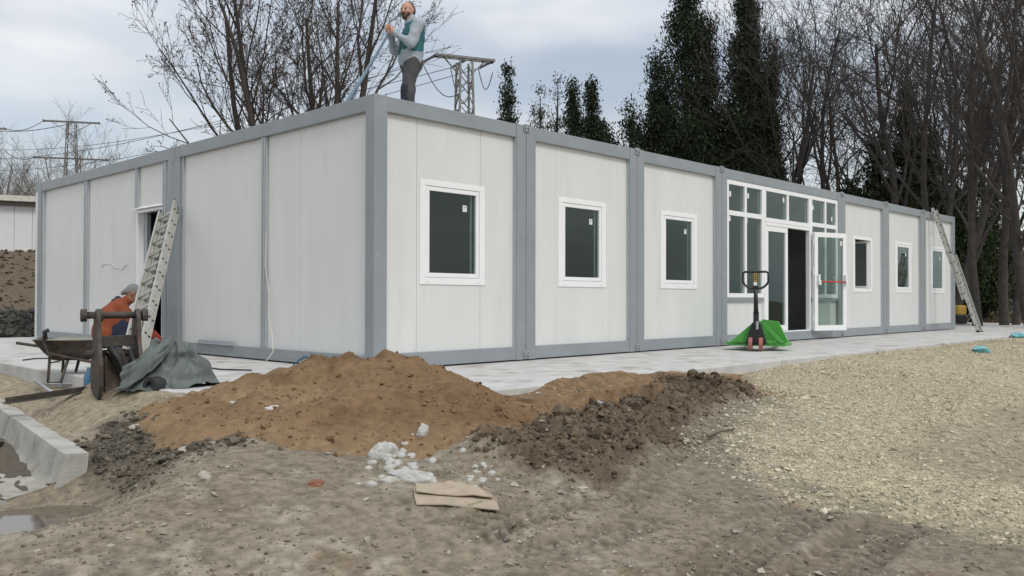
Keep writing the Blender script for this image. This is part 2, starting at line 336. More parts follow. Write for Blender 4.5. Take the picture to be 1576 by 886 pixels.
def zt(x, y, fine=True):
    x = np.asarray(x, float); y = np.asarray(y, float)
    df = np.maximum(SY0-y, 0); dl = np.maximum(SX0-x, 0); db = np.maximum(y-SY1, 0); dr = np.maximum(x-SX1, 0)
    d = np.sqrt(df**2+dl**2+db**2+dr**2)
    kl = ss(-.5, .9, dl-df); e = -.10*kl+(1-kl)*(-.17+.13*ss(2.8, 6.5, x)); e = np.where((db > 0) | (dr > 0), -.05, e)
    drop = (.40-.10*ss(2, 8, x))*ss(0, 3.6-1.0*0, d)*(1-ss(0, 3, db))*(1-ss(0, 3, dr))
    z = e-drop
    inside = (x > SX0+.06) & (x < SX1-.06) & (y > SY0+.06) & (y < SY1-.06)
    # trench between the slab and the spoil ridge
    dd, t, s = seg(x, y, -1.25, -3.02, 2.3, -2.60); al = ss(-.05, .1, t)*(1-ss(.85, 1.0, t))
    wob = .05*vnoise(x*2.3, y*2.3, s=31)
    z = z - .20*al*(ss(-.34, -.16, s+wob)*(1-ss(.10, .17, s+wob)))
    z = z + .06*al*np.exp(-((s-.34)/.16)**2)
    z = z + ridge_h(x, y)
    # hollow with a puddle at the mouth of the channel, and the dug side beside it
    z = z - .40*np.exp(-(((x+3.88)/.62)**2+((y+1.95)/.72)**2)**1.5) - .10*np.exp(-(((x+3.1)/.5)**2+((y+1.5)/.7)**2))
    chan = (x > -4.2) & (x < -3.50+.145*(y+1.4)) & (y > -1.36) & (y < 2.9); z = np.where(chan, np.minimum(z, -.60), z)
    gq = x-(-3.43+.145*(y+1.4)); wq = ss(.45, .05, gq)*ss(-1.6, -1.2, y)*(1-ss(2.8, 3.4, y))*(gq > -.09); z = z*(1-wq)+np.minimum(z, -.30)*wq
    # embankment behind the left end
    z = z + 1.95*ss(12.6, 23, y)*(1-ss(12, 20, x)) + .35*ss(12.2, 12.9, y)*(1-ss(12, 20, x))
    if fine:
        near = 1-ss(12, 40, np.hypot(x+5, y+7))
        mud = 1-.6*ss(-.2, .5, gravel_sd(x, y))
        z = z + near*(.026*fbm(x*.9, y*.9, o=2, s=1)*mud + .007*fbm(x*5, y*5, o=3, s=2)*mud + .004*fbm(x*17, y*17, o=2, s=3))
        rm = np.clip(ridge_h(x, y)/.09, 0, 1)
        cl = np.abs(vnoise(x*7, y*7, s=8))*.6+np.abs(vnoise(x*15, y*15, s=9))*.4
        z = z + rm*(.11*(cl-.3)+.05*vnoise(x*3.1, y*3.1, s=10)) + near*.03*(al*np.exp(-(s/.5)**2))*(np.abs(vnoise(x*8, y*8, s=12))-.2)
        dk = np.exp(-(((x+2.95)/.55)**2+((y+1.35)/.75)**2)); z = z + dk*.06*(np.abs(vnoise(x*11, y*11, s=14))-.25)
        z = z+track_mod(x, y)[0]
    md = -.075+.105*np.exp(-((y+2.27)/.17)**2)*ss(-.1, .5, x)*(1-ss(2.3, 3.0, x))*(.75+.45*fbm(x*2.2, y*2.2, o=3, s=90)) if fine else np.full(np.shape(x), -1.)
    if fine:
        md2 = -.25+.262*np.exp(-((x+2.42)/.26)**2)*ss(-1.2, -.6, y)*(1-ss(1.0, 1.7, y))*(.93+.12*fbm(x*2.2, y*2.2, o=3, s=92)); md = np.maximum(md, md2); z = np.where((x > -3.0) & (x <= SX0+.06) & (y > -1.5) & (y < 2), np.maximum(z, md2), z)
    return np.where(inside, np.where(md > -.012, md, -.45), np.where((y > SY0-.35) & (y < SY0+.1) & (x > -.3) & (x < 3.2), np.maximum(z, md), z))
def soil_col(x, y, z):
    n1 = fbm(x*.9, y*.9, o=4, s=41); n2 = fbm(x*3.1, y*3.1, o=4, s=42); n3 = fbm(x*9, y*9, o=3, s=43)
    c = np.zeros(x.shape+(3,)); c[:] = (.232, .199, .148)
    def mixc(c, k, f): f = np.clip(f, 0, 1)[..., None]; return c*(1-f)+np.array(k)*f
    c = mixc(c, (.185, .152, .108), ss(-.1, .8, n1)*.75)
    c = mixc(c, (.325, .292, .23), ss(.15, .75, n2-.3*n1)*.65)
    c = mixc(c, (.130, .108, .080), ss(.35, .95, n3+.4*n2)*.55)
    # damp dark soil near the bottom right of the yard
    c = mixc(c, (.095, .080, .060), track_mod(x, y)[1]*.9)
    g = gravel_sd(x, y)
    c = mixc(c, (.180, .155, .115), ss(-2.2, -.3, g)*(1-ss(.2, .9, g))*.55)
    gm = ss(-.30, .55, g+.26*n2+.14*n3)
    patch = ss(.15, .65, fbm(x*.55+3, y*.55, o=3, s=47))
    c = mixc(c, (.41, .36, .245), gm*(1-.65*patch))
    # brown clay thrown out along the slab
    cl = np.exp(-((y+2.45+.10*(x-.5))/.48)**2)*ss(-2.0, -1.2, x)*(1-ss(2.6, 3.6, x))
    c = mixc(c, (.205, .134, .076), ss(.15, .5, cl+.25*n2))
    far = ss(2.0, 3.0, x)*(1-ss(3.2, 4.2, x))*ss(-2.9, -2.3, y); c = mixc(c, (.22, .155, .095), far*.5)
    rh = ridge_h(x, y); c = mixc(c, (.112, .086, .060), ss(.025, .075, rh+.02*n2)*.95)
    dk = np.exp(-(((x+3.0)/.62)**2+((y+1.45)/.75)**2)); c = mixc(c, (.105, .092, .07), ss(.25, .7, dk+.25*n2))
    lf = (1-ss(-2.5, -1.9, x))*ss(-.9, -.2, y); c = mixc(c, (.33, .275, .195), lf*.7)
    c = mixc(c, (.115, .09, .06), ss(11.5, 13, y)*.85); c = mixc(c, (.075, .062, .042), ss(19, 26, x+.2*y)*.9)
    return c
def stretch(parts):
    o = []
    for a, b, h in parts: o.append(np.arange(a, b-1e-6, h))
    return np.concatenate(o+[np.array([parts[-1][1]])])
gx_ = np.concatenate([[-400, -200, -100, -60, -40, -25, -15, -10, -8], stretch([(-7, -4.6, .08), (-4.6, 3, .022), (3, 6, .04), (6, 12, .1), (12, 30, .5), (30, 60, 3), (60, 400, 40)])])
gy_ = np.concatenate([[-400, -200, -100, -50, -30, -18, -12, -9], stretch([(-8, -6.4, .08), (-6.4, -1.9, .022), (-1.9, -.3, .04), (-.3, 4, .06), (4, 12, .2), (12, 26, .6), (26, 60, 4), (60, 460, 40)])])
GX, GY = np.meshgrid(gx_, gy_, indexing='ij'); GZ = zt(GX, GY)
nx, ny = GX.shape; idx = np.arange(nx*ny).reshape(nx, ny)
F = np.stack([idx[:-1, :-1], idx[1:, :-1], idx[1:, 1:], idx[:-1, 1:]], -1).reshape(-1, 4)
gnd = np_mesh('ground', np.stack([GX, GY, GZ], -1).reshape(-1, 3), F, M['ground'], colr=soil_col(GX, GY, GZ).reshape(-1, 3))
tag(gnd, kind='structure')
# puddle at the mouth of the channel
pu = MB(); pp = []
for k in range(40):
    a = 2*math.pi*k/40; r = 1+.18*math.sin(3*a+1)+.1*math.sin(7*a)
    pp.append((-3.82+.48*r*math.cos(a), -1.80+.42*r*math.sin(a), -.560))
pu.add([(-3.82, -1.80, -.560)]+pp, [(0, i+1, (i+1) % 40+1) for i in range(40)])
tag(pu.build('puddle', M['water']), kind='structure')
# concrete slab, with the worn front edge
sb = MB(); n = 140; ed = []
rs = random.Random(3)
for i in range(n+1): ed.append((SX0+(SX1-SX0)*i/n, SY0+rs.uniform(-.012, .012)))
poly = [(x, y, -.014) for x, y in ed]+[(SX1, SY1, -.014), (SX0+.15, SY1, -.014), (SX0+.05, 6, -.014), (SX0, 3, -.014)]
sb.prism([(x, y, -.34) for x, y, _ in poly], (0, 0, .326))
slab = sb.build('concrete_slab', M['concrete'], bevel=.012); tag(slab, kind='structure')

# ------------------------------------------------------------------ scattered stones (uncountable)
def stone_set(seed, nb=6, div=0):
    r = np.random.RandomState(seed); sh = []
    base = np.array([(1,0,0),(-1,0,0),(0,1,0),(0,-1,0),(0,0,1),(0,0,-1)], float)
    fc = np.array([(0,2,4),(2,1,4),(1,3,4),(3,0,4),(2,0,5),(1,2,5),(3,1,5),(0,3,5)])
    for k in range(nb):
        V = base.copy(); Fc = fc
        for _ in range(1):
            nv = list(V); mp_ = {}; nf = []
            def md(a, b):
                q = (min(a, b), max(a, b))
                if q not in mp_: m_ = nv[a]+nv[b]; mp_[q] = len(nv); nv.append(m_/np.linalg.norm(m_))
                return mp_[q]
            for a, b, c in Fc:
                ab, bc, ca = md(a, b), md(b, c), md(c, a); nf += [(a, ab, ca), (ab, b, bc), (ca, bc, c), (ab, bc, ca)]
            V = np.array(nv); Fc = np.array(nf)
        V = V*(1+r.uniform(-.33, .33, (len(V), 1))); V *= r.uniform(.6, 1.2, (1, 3)); sh.append((V, Fc))
    return sh
def scatter(name, P, R, mtl, seed, label=None, cat=None, parent=None, small=True, flat=.65):
    r = np.random.RandomState(seed); sh = stone_set(seed)
    if small:
        sh = []
        base = np.array([(1,0,0),(-1,0,0),(0,1,0),(0,-1,0),(0,0,1),(0,0,-1)], float); fc = np.array([(0,2,4),(2,1,4),(1,3,4),(3,0,4),(2,0,5),(1,2,5),(3,1,5),(0,3,5)])
        cb = np.array([(a, b, c) for a in (-.7, .7) for b in (-.7, .7) for c in (-.7, .7)], float)
        cf = np.array([(0,1,3),(0,3,2),(4,6,7),(4,7,5),(0,4,5),(0,5,1),(2,3,7),(2,7,6),(0,2,6),(0,6,4),(1,5,7),(1,7,3)])
        for k in range(10):
            V, Fc = (base, fc) if k % 4 else (cb, cf); sh.append((V*(1+r.uniform(-.4, .4, V.shape)), Fc))
    Vs, Fs, off = [], [], 0; kind = r.randint(0, len(sh), len(P))
    for k, (V, Fc) in enumerate(sh):
        I = np.where(kind == k)[0]
        if not len(I): continue
        a = r.uniform(0, 6.283, len(I)); b = r.uniform(-.7, .7, len(I)); ca, sa, cb_, sb_ = np.cos(a), np.sin(a), np.cos(b), np.sin(b)
        sc = R[I][:, None]*r.uniform(.7, 1.3, (len(I), 3)); sc[:, 2] *= flat
        W = V[None]*sc[:, None]
        x = W[..., 0]; y = W[..., 1]*cb_[:, None]-W[..., 2]*sb_[:, None]; z = W[..., 1]*sb_[:, None]+W[..., 2]*cb_[:, None]
        X = x*ca[:, None]-y*sa[:, None]; Y = x*sa[:, None]+y*ca[:, None]
        T = np.stack([X, Y, z], -1)+P[I][:, None]
        Vs.append(T.reshape(-1, 3)); Fs.append((Fc[None]+(np.arange(len(I))*len(V))[:, None, None]+off).reshape(-1, 3)); off += len(I)*len(V)
    o = np_mesh(name, np.concatenate(Vs), np.concatenate(Fs), mtl, parent, smooth=False)
    tag(o, label, cat, kind='stuff'); return o
rg = np.random.RandomState(11)
def cand(n, x0, x1, y0, y1):
    return rg.uniform(x0, x1, n), rg.uniform(y0, y1, n)
PX, PY = [], []
for n_, x0, x1, y0, y1 in ((84000, -1.2, 6, -6.6, -2.2), (24000, 6, 14, -6, -2.2), (7000, 14, 30, -7, -2.2)):
    x, y = cand(n_, x0, x1, y0, y1); g = gravel_sd(x, y)
    pr = ss(-.35, .75, g+.30*fbm(x*3.1, y*3.1, o=4, s=42))*(.2+.8*(1-ss(.15, .65, fbm(x*.55+3, y*.55, o=3, s=47))))
    k = (rg.uniform(0, 1, n_) < pr) & ~((y > SY0-.03)); PX.append(x[k]); PY.append(y[k])
x = np.concatenate(PX); y = np.concatenate(PY); R = np.exp(rg.normal(math.log(.0068), .45, len(x)))*(1+.5*ss(5, 20, x))
scatter('gravel', np.stack([x, y, zt(x, y)+R*.25], -1), np.minimum(R, .035), M['stone'], 5, 'pale yellow limestone gravel spread right of the dug trench', 'gravel')
# pale coarser chips where the gravel frays out
x, y = cand(6000, -.8, 2.6, -5.4, -3.2); g = gravel_sd(x, y); k = (g > -.35) & (g < .5) & (rg.uniform(0, 1, 6000) < .55); x, y = x[k], y[k]
R = np.exp(rg.normal(math.log(.0085), .45, len(x))); M['stone2'] = mat('pale_chips', (.46, .425, .335), .9, var=.1, vscale=20, island=.3, spec=.2)
scatter('stone_chips', np.stack([x, y, zt(x, y)+R*.25], -1), np.minimum(R, .035), M['stone2'], 6, 'coarse whitish stone chips along the frayed edge of the gravel', 'gravel')
# small grey stones over the mud
x, y = cand(24000, -5.2, 1.2, -6.6, 1.0); k = (gravel_sd(x, y) < .1) & ~((x > SX0) & (y > SY0)) & (rg.uniform(0, 1, len(x)) < .25+.5*ss(0, .8, fbm(x*1.3, y*1.3, s=77))); x, y = x[k], y[k]
R = np.exp(rg.normal(math.log(.0058), .55, len(x)))
scatter('pebbles', np.stack([x, y, zt(x, y)+R*.2], -1), np.minimum(R, .03), M['pebble'], 7, 'small grey stones strewn over the trodden mud', 'stones')
x, y = cand(36000, -5.0, 1.0, -6.5, -1.5); k = (gravel_sd(x, y) < .3) & ~((x > SX0) & (y > SY0)) & (rg.uniform(0, 1, len(x)) < .12+.6*ss(-.1, .6, fbm(x*1.9, y*1.9, s=78))); x, y = x[k], y[k]
R = np.exp(rg.normal(math.log(.0048), .5, len(x))); M['crumb'] = mat('soil_crumbs', (.21, .176, .128), .95, var=.1, vscale=20, island=.35, spec=.1)
scatter('soil_crumbs', np.stack([x, y, zt(x, y)+R*.25], -1), np.minimum(R, .022), M['crumb'], 17, 'loose brown soil crumbs over the yard mud', 'soil')
x, y = cand(900, -1.5, 6, 12.8, 24); R = rg.uniform(.02, .09, len(x)); scatter('bank_rubble', np.stack([x, y, zt(x, y, False)+.02], -1), R, M['clod'], 18, 'stones and clods on the earth bank below the white shed', 'rubble')
# clods over the spoil ridge and the dug side by the channel
x, y = cand(13000, -2.1, 3.0, -4.3, -2.3); k = ridge_h(x, y) > .02+.07*rg.uniform(0, 1, len(x)); x, y = x[k], y[k]
R = np.exp(rg.normal(math.log(.0080), .72, len(x)))
scatter('soil_clods', np.stack([x, y, zt(x, y)+R*.3], -1), np.minimum(R, .05), M['clod'], 8, 'dark clods of dug soil heaped in a ridge beside the trench', 'soil', flat=.8, small=False)
x, y = cand(5200, -3.4, -2.2, -2.6, -.2); k = (np.exp(-(((x+2.95)/.5)**2+((y+1.5)/.7)**2)) > .3*rg.uniform(.4, 1.6, len(x))); x, y = x[k], y[k]
R = np.exp(rg.normal(math.log(.0088), .6, len(x))); M['clod2'] = mat('damp_rubble', (.108, .094, .072), .9, var=.2, vscale=20, island=.5, spec=.2)
scatter('rubble_clods', np.stack([x, y, zt(x, y)+R*.3], -1), np.minimum(R, .04), M['clod2'], 9, 'damp grey rubble and clods beside the concrete channel', 'rubble')

# ------------------------------------------------------------------ sand heap
def sand_h(x, y):
    pk = [(-1.22, -1.78, .335), (-1.62, -1.34, .315), (-1.42, -1.55, .335), (-1.12, -2.02, .325), (-1.12, -2.30, .29), (-1.10, -2.55, .12), (-2.0, -1.0, .17), (-1.85, -1.2, .22), (-1.13, -2.85, -.06), (-1.0, -3.0, -.16),
          (-2.30, -2.15, .10), (-1.95, -2.28, .14), (-1.65, -2.45, .11), (-2.34, -1.7, .15), (-2.28, -1.2, .15), (-2.18, -.85, .10), (-1.78, -.5, .05), (-2.35, -.5, -.01), (-2.68, -.75, -.05), (-2.78, -1.1, -.05), (-2.62, -1.5, .0), (-1.45, -2.75, -.02)]
    k = .04; acc = 0
    for px, py, pz in pk:
        d = np.hypot(x-px, y-py); hgt = pz-.55*d+.05*d*d*(d < 3)
        acc = acc+np.exp((hgt)/k)
    h = k*np.log(acc)-.03
    n = .032*fbm(x*1.6, y*1.6, o=2, s=60)+.022*fbm(x*4.5, y*4.5, o=3, s=61)+.009*fbm(x*14, y*14, o=3, s=62)
    lump = ss(.25, .6, vnoise(x*3.3, y*3.3, s=63))*.024
    rgt = ss(-2.2, -2.9, y); n = n+rgt*(.05*(np.abs(vnoise(x*6, y*6, s=64))-.25)+.02*np.abs(vnoise(x*14, y*14, s=66)))
    for fx, fy in ((-2.28, -1.93), (-2.12, -2.12), (-2.45, -1.25)): n = n-.04*np.exp(-(((x-fx)/.07)**2+((y-fy)/.07)**2))
    return h+n+lump-.8*np.maximum(-2.9-x, 0)**1.2
sxg = np.arange(-3.6, .35, .02); syg = np.arange(-3.7, 1.2, .02); X, Y = np.meshgrid(sxg, syg, indexing='ij')
Hs = sand_h(X, Y); base = np.where((X > SX0) & (Y > SY0), -.014, zt(X, Y)); keep = Hs > base-.05
Zs = np.where(keep, Hs, base-.05)
nx, ny = X.shape; idx = np.arange(nx*ny).reshape(nx, ny)
F = np.stack([idx[:-1, :-1], idx[1:, :-1], idx[1:, 1:], idx[:-1, 1:]], -1).reshape(-1, 4)
kf = (keep[:-1, :-1] | keep[1:, :-1] | keep[1:, 1:] | keep[:-1, 1:]).reshape(-1); F = F[kf]
used, inv = np.unique(F.ravel(), return_inverse=True); V = np.stack([X, Y, Zs], -1).reshape(-1, 3)[used]
cs = np.zeros((len(V), 3)); cs[:] = (.202, .133, .075)
q = np.clip(fbm(V[:, 0]*2.2, V[:, 1]*2.2, o=4, s=71), -1, 1)[:, None]*.5+.5
cs = cs*(1-.35*q)+np.array((.165, .102, .054))*.35*q
q2 = ss(.2, .8, fbm(V[:, 0]*5, V[:, 1]*5, o=3, s=72))[:, None]*.75; cs = cs*(1-q2)+np.array((.135, .084, .046))*q2
q3 = ss(-2.3, -3.0, V[:, 1])[:, None]*.5; cs = cs*(1-q3)+np.array((.16, .10, .055))*q3
ft = ss(.16, .0, V[:, 2]-np.where((V[:, 0] > SX0) & (V[:, 1] > SY0), -.014, zt(V[:, 0], V[:, 1], False)))[:, None]*.6
cs = cs*(1-ft)+np.array((.275, .195, .115))*ft
sp = np_mesh('sand_heap', V, inv.reshape(-1, 4), M['sand'], colr=cs)
tag(sp, 'large heap of brown building sand at the near corner of the slab', 'sand heap')
rq = np.random.RandomState(5); x = rq.uniform(-3.2, -.5, 5200); y = rq.uniform(-3.4, .6, 5200)
hh = sand_h(x, y); b_ = np.where((x > SX0) & (y > SY0), -.014, zt(x, y)); k = (hh > b_) & (rq.uniform(0, 1, 5200) < .25+.5*ss(-.2, .5, fbm(x*2, y*2, s=81))+.4*ss(-2.3, -2.9, y)); x, y, hh = x[k], y[k], hh[k]
R = np.minimum(np.exp(rq.normal(math.log(.0062), .6, len(x))), .03)
scatter('sand_clods', np.stack([x, y, hh+R*.2], -1), R, M['sandclod'], 12, parent=sp, flat=.8)
# ------------------------------------------------------------------ the container building
W, HT, LEN, MID = 2.4, 2.984, 10.62, 4.804
B = empty('container_building', (0, 0, 0), 'long single-storey white container building with grey steel frame on concrete slab', 'building')
PT, RB, RT, INS = .175, .168, 2.811, .06
def part(name, m, mt, parent=B, bevel=0, **k): return m.build(name, mt, parent, bevel=bevel, **k)
def rects_minus(x0, x1, z0, z1, holes):
    R = [(x0, x1, z0, z1)]
    for hx0, hx1, hz0, hz1 in holes:
        N = []
        for a, b, c, d in R:
            if hx0 >= b or hx1 <= a or hz0 >= d or hz1 <= c: N.append((a, b, c, d)); continue
            if hx0 > a: N.append((a, hx0, c, d))
            if hx1 < b: N.append((hx1, b, c, d))
            l, r = max(a, hx0), min(b, hx1)
            if hz0 > c: N.append((l, r, c, hz0))
            if hz1 < d: N.append((l, r, hz1, d))
        R = N
    return R
def wall_panels(front, a0, a1, z0, z1, seams, holes, gap=.004):
    cuts = [a0]+seams+[a1]
    for i in range(len(cuts)-1):
        l = cuts[i]+(gap if i else 0); r = cuts[i+1]
        m = MB()
        for (p, q, c, d) in rects_minus(l, r, z0, z1, holes):
            m.box(p, q, INS, INS+.055, c, d) if front else m.box(INS, INS+.055, p, q, c, d)
        part('wall_panel', m, M['panel'])
    m = MB()                                             # dark core seen in the joints
    for (p, q, c, d) in rects_minus(a0, a1, z0, z1, holes):
        m.box(p, q, INS+.057, INS+.07, c, d) if front else m.box(INS+.057, INS+.07, p, q, c, d)
    part('panel_core', m, M['seam'])
def window(x0, open_=False):
    xc = x0+1.2; a, b, z0, z1 = xc-.515, xc+.515, .934, 2.134; t = .068
    m = MB(); y0, y1 = INS-.012, INS+.06
    m.box(a, b, y0, y1, z1-t*.95, z1); m.box(a, b, y0, y1, z0, z0+t*1.2); m.box(a, a+t*1.35, y0, y1, z0+t*1.2, z1-t*.95); m.box(b-t*1.35, b, y0, y1, z0+t*1.2, z1-t*.95)
    w = part('window', m, M['pvc'], bevel=.004)
    a2, b2, c2, d2 = a+t*1.35+.004, b-t*1.35-.004, z0+t*1.2+.004, z1-t*.95-.004; s = .05
    g = MB()
    g.box(a2-.003, b2+.003, y0+.034, y0+.04, c2-.003, c2+.003); part('gasket', g, M['gasket'], w)
    for sx_ in (a+.12, b-.12):
        g = MB(); g.box(sx_-.02, sx_+.02, y0-.007, y0-.0005, z0+.03, z0+.044); part('drain_cap', g, M['pvc'], w, bevel=.002)
    sa = MB()
    if not open_:
        sa.box(a2, b2, y0+.006, y0+.05, d2-s, d2); sa.box(a2, b2, y0+.006, y0+.05, c2, c2+s); sa.box(a2, a2+s, y0+.006, y0+.05, c2+s, d2-s); sa.box(b2-s, b2, y0+.006, y0+.05, c2+s, d2-s)
        part('sash', sa, M['pvc'], w, bevel=.004)
        p = MB(); p.box(a2+s-.002, b2-s+.002, y0+.024, y0+.032, c2+s-.002, d2-s+.002); part('pane', p, M['glass'], w)
        k = MB(); k.box(b2-s-.045, b2-s-.025, y0+.06, y0+.075, c2+s, d2-s); part('inner_bead', k, M['alu'], w)
        st = MB(); sx_, sz = a2+s+.53, d2-s-.13; st.box(sx_, sx_+.07, y0+.0225, y0+.0238, sz-.075, sz); st.box(sx_+.008, sx_+.062, y0+.0215, y0+.0224, sz-.03, sz-.012, 1); st.box(sx_+.008, sx_+.045, y0+.0215, y0+.0224, sz-.055, sz-.045, 1)
        part('sticker', st, [M['sticker'], M['alu']], w)
    else:                                                # sash swung inward on its right side
        th = math.radians(68); hx, hy = b2-.01, y0+.04; dx, dy = -math.cos(th), math.sin(th); L = b2-a2
        def P(u): return (hx+dx*u, hy+dy*u)
        def leaf(u0, u1, c, d, mb, hw=.022):
            (xa, ya), (xb, yb) = P(u0), P(u1); mb.obox(((xa+xb)/2, (ya+yb)/2, (c+d)/2), (dx, dy, 0), (-dy, dx, 0), (0, 0, 1), (u1-u0)/2, hw, (d-c)/2)
        leaf(0, L, d2-s, d2, sa); leaf(0, L, c2, c2+s, sa); leaf(0, s, c2+s, d2-s, sa); leaf(L-s, L, c2+s, d2-s, sa)
        part('sash', sa, M['pvc'], w, bevel=.004); p = MB(); leaf(s, L-s, c2+s, d2-s, p, .004); part('pane', p, M['glass'], w)
    return (a+.03, b-.03, z0+.03, z1-.03)
def clamp(x, y, z, front=True):
    m = MB(); m.box(x-.055, x+.055, y-.014, y-.001, z-.05, z+.05); m.box(x-.035, x-.022, y-.03, y-.0145, z-.04, z+.04); m.box(x+.022, x+.035, y-.03, y-.0145, z-.04, z+.04)
    m.tube([(x-.05, y-.022, z), (x+.05, y-.022, z)], .008, 6); part('connector_clamp', m, M['zinc'], bevel=.003)
mods = [(0, 1), (1, 2), (2, 3), (3, 5), (5, 6), (6, 7), (7, 8)]
for i0, i1 in mods:
    a, b = i0*W+.004, i1*W-.004
    for p, q in ((a, a+PT), (b-PT, b)):
        m = MB(); y1 = .158 if p == .004 else .16
        m.box(p if p > .01 else 0, q, 0, y1, 0, HT); o = part('corner_post', m, M['frame'], bevel=.006)
        r = MB(); zc = .003                                 # pressed groove ribs on the post face
    m = MB(); m.box(a+PT+.001, b-PT-.001, .006, .14, RT, HT-.004); part('top_rail', m, M['frame'], bevel=.006)
    m = MB(); m.box(a+PT+.001, b-PT-.001, .006, .14, .004, RB); part('bottom_rail', m, M['frame'], bevel=.006)
    if (i0, i1) != (3, 5):
        hole = window(i0*W, open_=(i0 == 5))
        seams = [i0*W+.64, i0*W+1.64]
        wall_panels(True, a+PT-.02, b-PT+.02, RB-.02, RT+.02, seams, [hole], gap=.005 if i0 == 0 else .0025)
        m = MB(); m.box(b-PT-.008, b-PT-.001, .012, INS-.001, RB, RT); part('edge_trim', m, M['alu'])
for k in (1, 2, 3, 5, 6, 7):
    clamp(k*W, 0, HT-.035); clamp(k*W, 0, .06)
    m = MB(); m.box(k*W-.0035, k*W+.0035, .02, .04, 0.05, HT-.03); part('joint_strip', m, M['zinc'])
# ---- glazed entrance (two modules wide)
def grid_frame(name, x0, x1, z0, z1, vbars, hbars, y0=.012, y1=.085, t=.075, stick=()):
    m = MB(); m.box(x0, x1, y0, y1, z1-t, z1); m.box(x0, x1, y0, y1, z0, z0+t); m.box(x0, x0+t, y0, y1, z0+t, z1-t); m.box(x1-t, x1, y0, y1, z0+t, z1-t)
    hb = sorted(hbars); xs = [x0+t]+[v for b in vbars for v in (b-t*.45, b+t*.45)]+[x1-t]; zs = [z0+t]+[v for b in hb for v in (b-t*.55, b+t*.55)]+[z1-t]
    for b in hb: m.box(x0+t, x1-t, y0+.001, y1-.001, b-t*.55, b+t*.55)
    for b in vbars:
        for c, d in zip(zs[::2], zs[1::2]): m.box(b-t*.45, b+t*.45, y0+.001, y1-.001, c, d)
    o = part(name, m, M['pvc'], bevel=.004); n = 0
    for p, q in zip(xs[::2], xs[1::2]):
        for c, d in zip(zs[::2], zs[1::2]):
            g = MB(); g.box(p-.002, q+.002, y0+.03, y0+.04, c-.002, d+.002); part('pane', g, M['glass'], o)
            g = MB(); g.box(q-.05, q-.03, y0+.055, y0+.068, c, d); part('inner_bead', g, M['alu'], o)
            if n < len(stick) and stick[n]:
                fx, fz = stick[n]; sx_ = p+(q-p)*fx; sz = c+(d-c)*fz
                g = MB(); g.box(sx_-.03, sx_+.03, y0+.0275, y0+.0288, sz-.045, sz+.045); part('sticker', g, M['sticker'], o)
            n += 1
    return o
grid_frame('glazed_window', 7.382, 8.688, .80, 2.806, [8.035], [2.245], stick=((.12, .96), (.16, .64), (.06, .96), (.16, .68)))
grid_frame('glazed_window', 10.568, 11.816, .80, 2.806, [11.25], [2.245], stick=(None, (.14, .66), None, (.66, .28)))
grid_frame('transom_window', 8.692, 10.564, 2.175, 2.806, [9.62], [], stick=((.88, .78), (.03, .14)))
for p, q in ((7.36, 8.69), (10.566, 11.84)):
    m = MB(); m.box(p, q, INS, INS+.055, RB-.02, .74); part('wall_panel', m, M['panel'])
    m = MB(); m.box(p+.02, q-.02, .02, .09, .735, .797); part('sill_rail', m, M['frame'], bevel=.004)
m = MB(); m.box(8.692, 8.75, .008, .088, .14, 2.17); m.box(10.506, 10.564, .008, .088, .14, 2.17); m.box(8.75, 10.506, .008, .088, 2.11, 2.17); m.box(8.75, 10.506, .008, .088, .14, .185); part('door_frame', m, M['pvc'], bevel=.004)
def leaf(name, hx, hy, dirx, diry, wdt, z0, z1, mid=None, n=None):
    """door leaf of width wdt from the hinge along (dirx, diry)"""
    d = np.array([dirx, diry, 0.0]); d /= np.linalg.norm(d); nn = np.array([-d[1], d[0], 0]); h = np.array([hx, hy, 0.0])
    def bx(mb, u0, u1, c, e, hw=.03, off=0): mb.obox(h+d*(u0+u1)/2+nn*off+UP*(c+e)/2, d, nn, UP, (u1-u0)/2, hw, (e-c)/2)
    m = MB(); t = .095; bx(m, 0, wdt, z1-t, z1); bx(m, 0, wdt, z0, z0+t*1.1); bx(m, 0, t, z0+t*1.1, z1-t); bx(m, wdt-t, wdt, z0+t*1.1, z1-t)
    o = part(name, m, M['pvc'], bevel=.004)
    g = MB(); bx(g, t, wdt-t, z0+t*1.1, z1-t, .006); part('pane', g, M['glass'], o)
    for zz in (z0+.25, (z0+z1)/2+.2, z1-.2):
        g = MB(); c = h+UP*zz; g.tube([c-UP*.06-nn*.0, c+UP*.06], .017, 8); part('hinge', g, M['pvc'], o)
    return o, bx, h, d, nn
leaf('door_leaf', 8.755, .045, 1, 0, .855, .19, 2.105)
o, bx, h, d, nn = leaf('door_leaf', 10.56, -.045, .86, -.262, .905, .16, 2.085)
o['label'] = 'open glazed door leaf with red push bar'
rb = MB(); off = -.075
rb.tube([h+d*.07+nn*off+UP*1.12, h+d*.86+nn*off+UP*1.12], .016, 10); part('push_bar', rb, M['red'], o, smooth=True)
for u in (.085, .845):
    hb = MB(); hb.obox(h+d*u+nn*(-.055)+UP*1.17, d, nn, UP, .022, .025, .09)
    hb.obox(h+d*u+nn*(-.075)+UP*1.10, d, nn, UP, .026, .022, .045); part('bar_bracket', hb, M['pvc'], o, bevel=.006)
hd = MB(); hd.tube([h+d*.73+nn*.034+UP*1.2, h+d*.73+nn*.075+UP*1.2, h+d*.63+nn*.075+UP*1.2], .011, 6); part('door_handle', hd, M['pvc'], o)
st = MB(); bx(st, .75, .795, 1.84, 1.93, .0012, -.0085); part('sticker', st, M['sticker'], o)
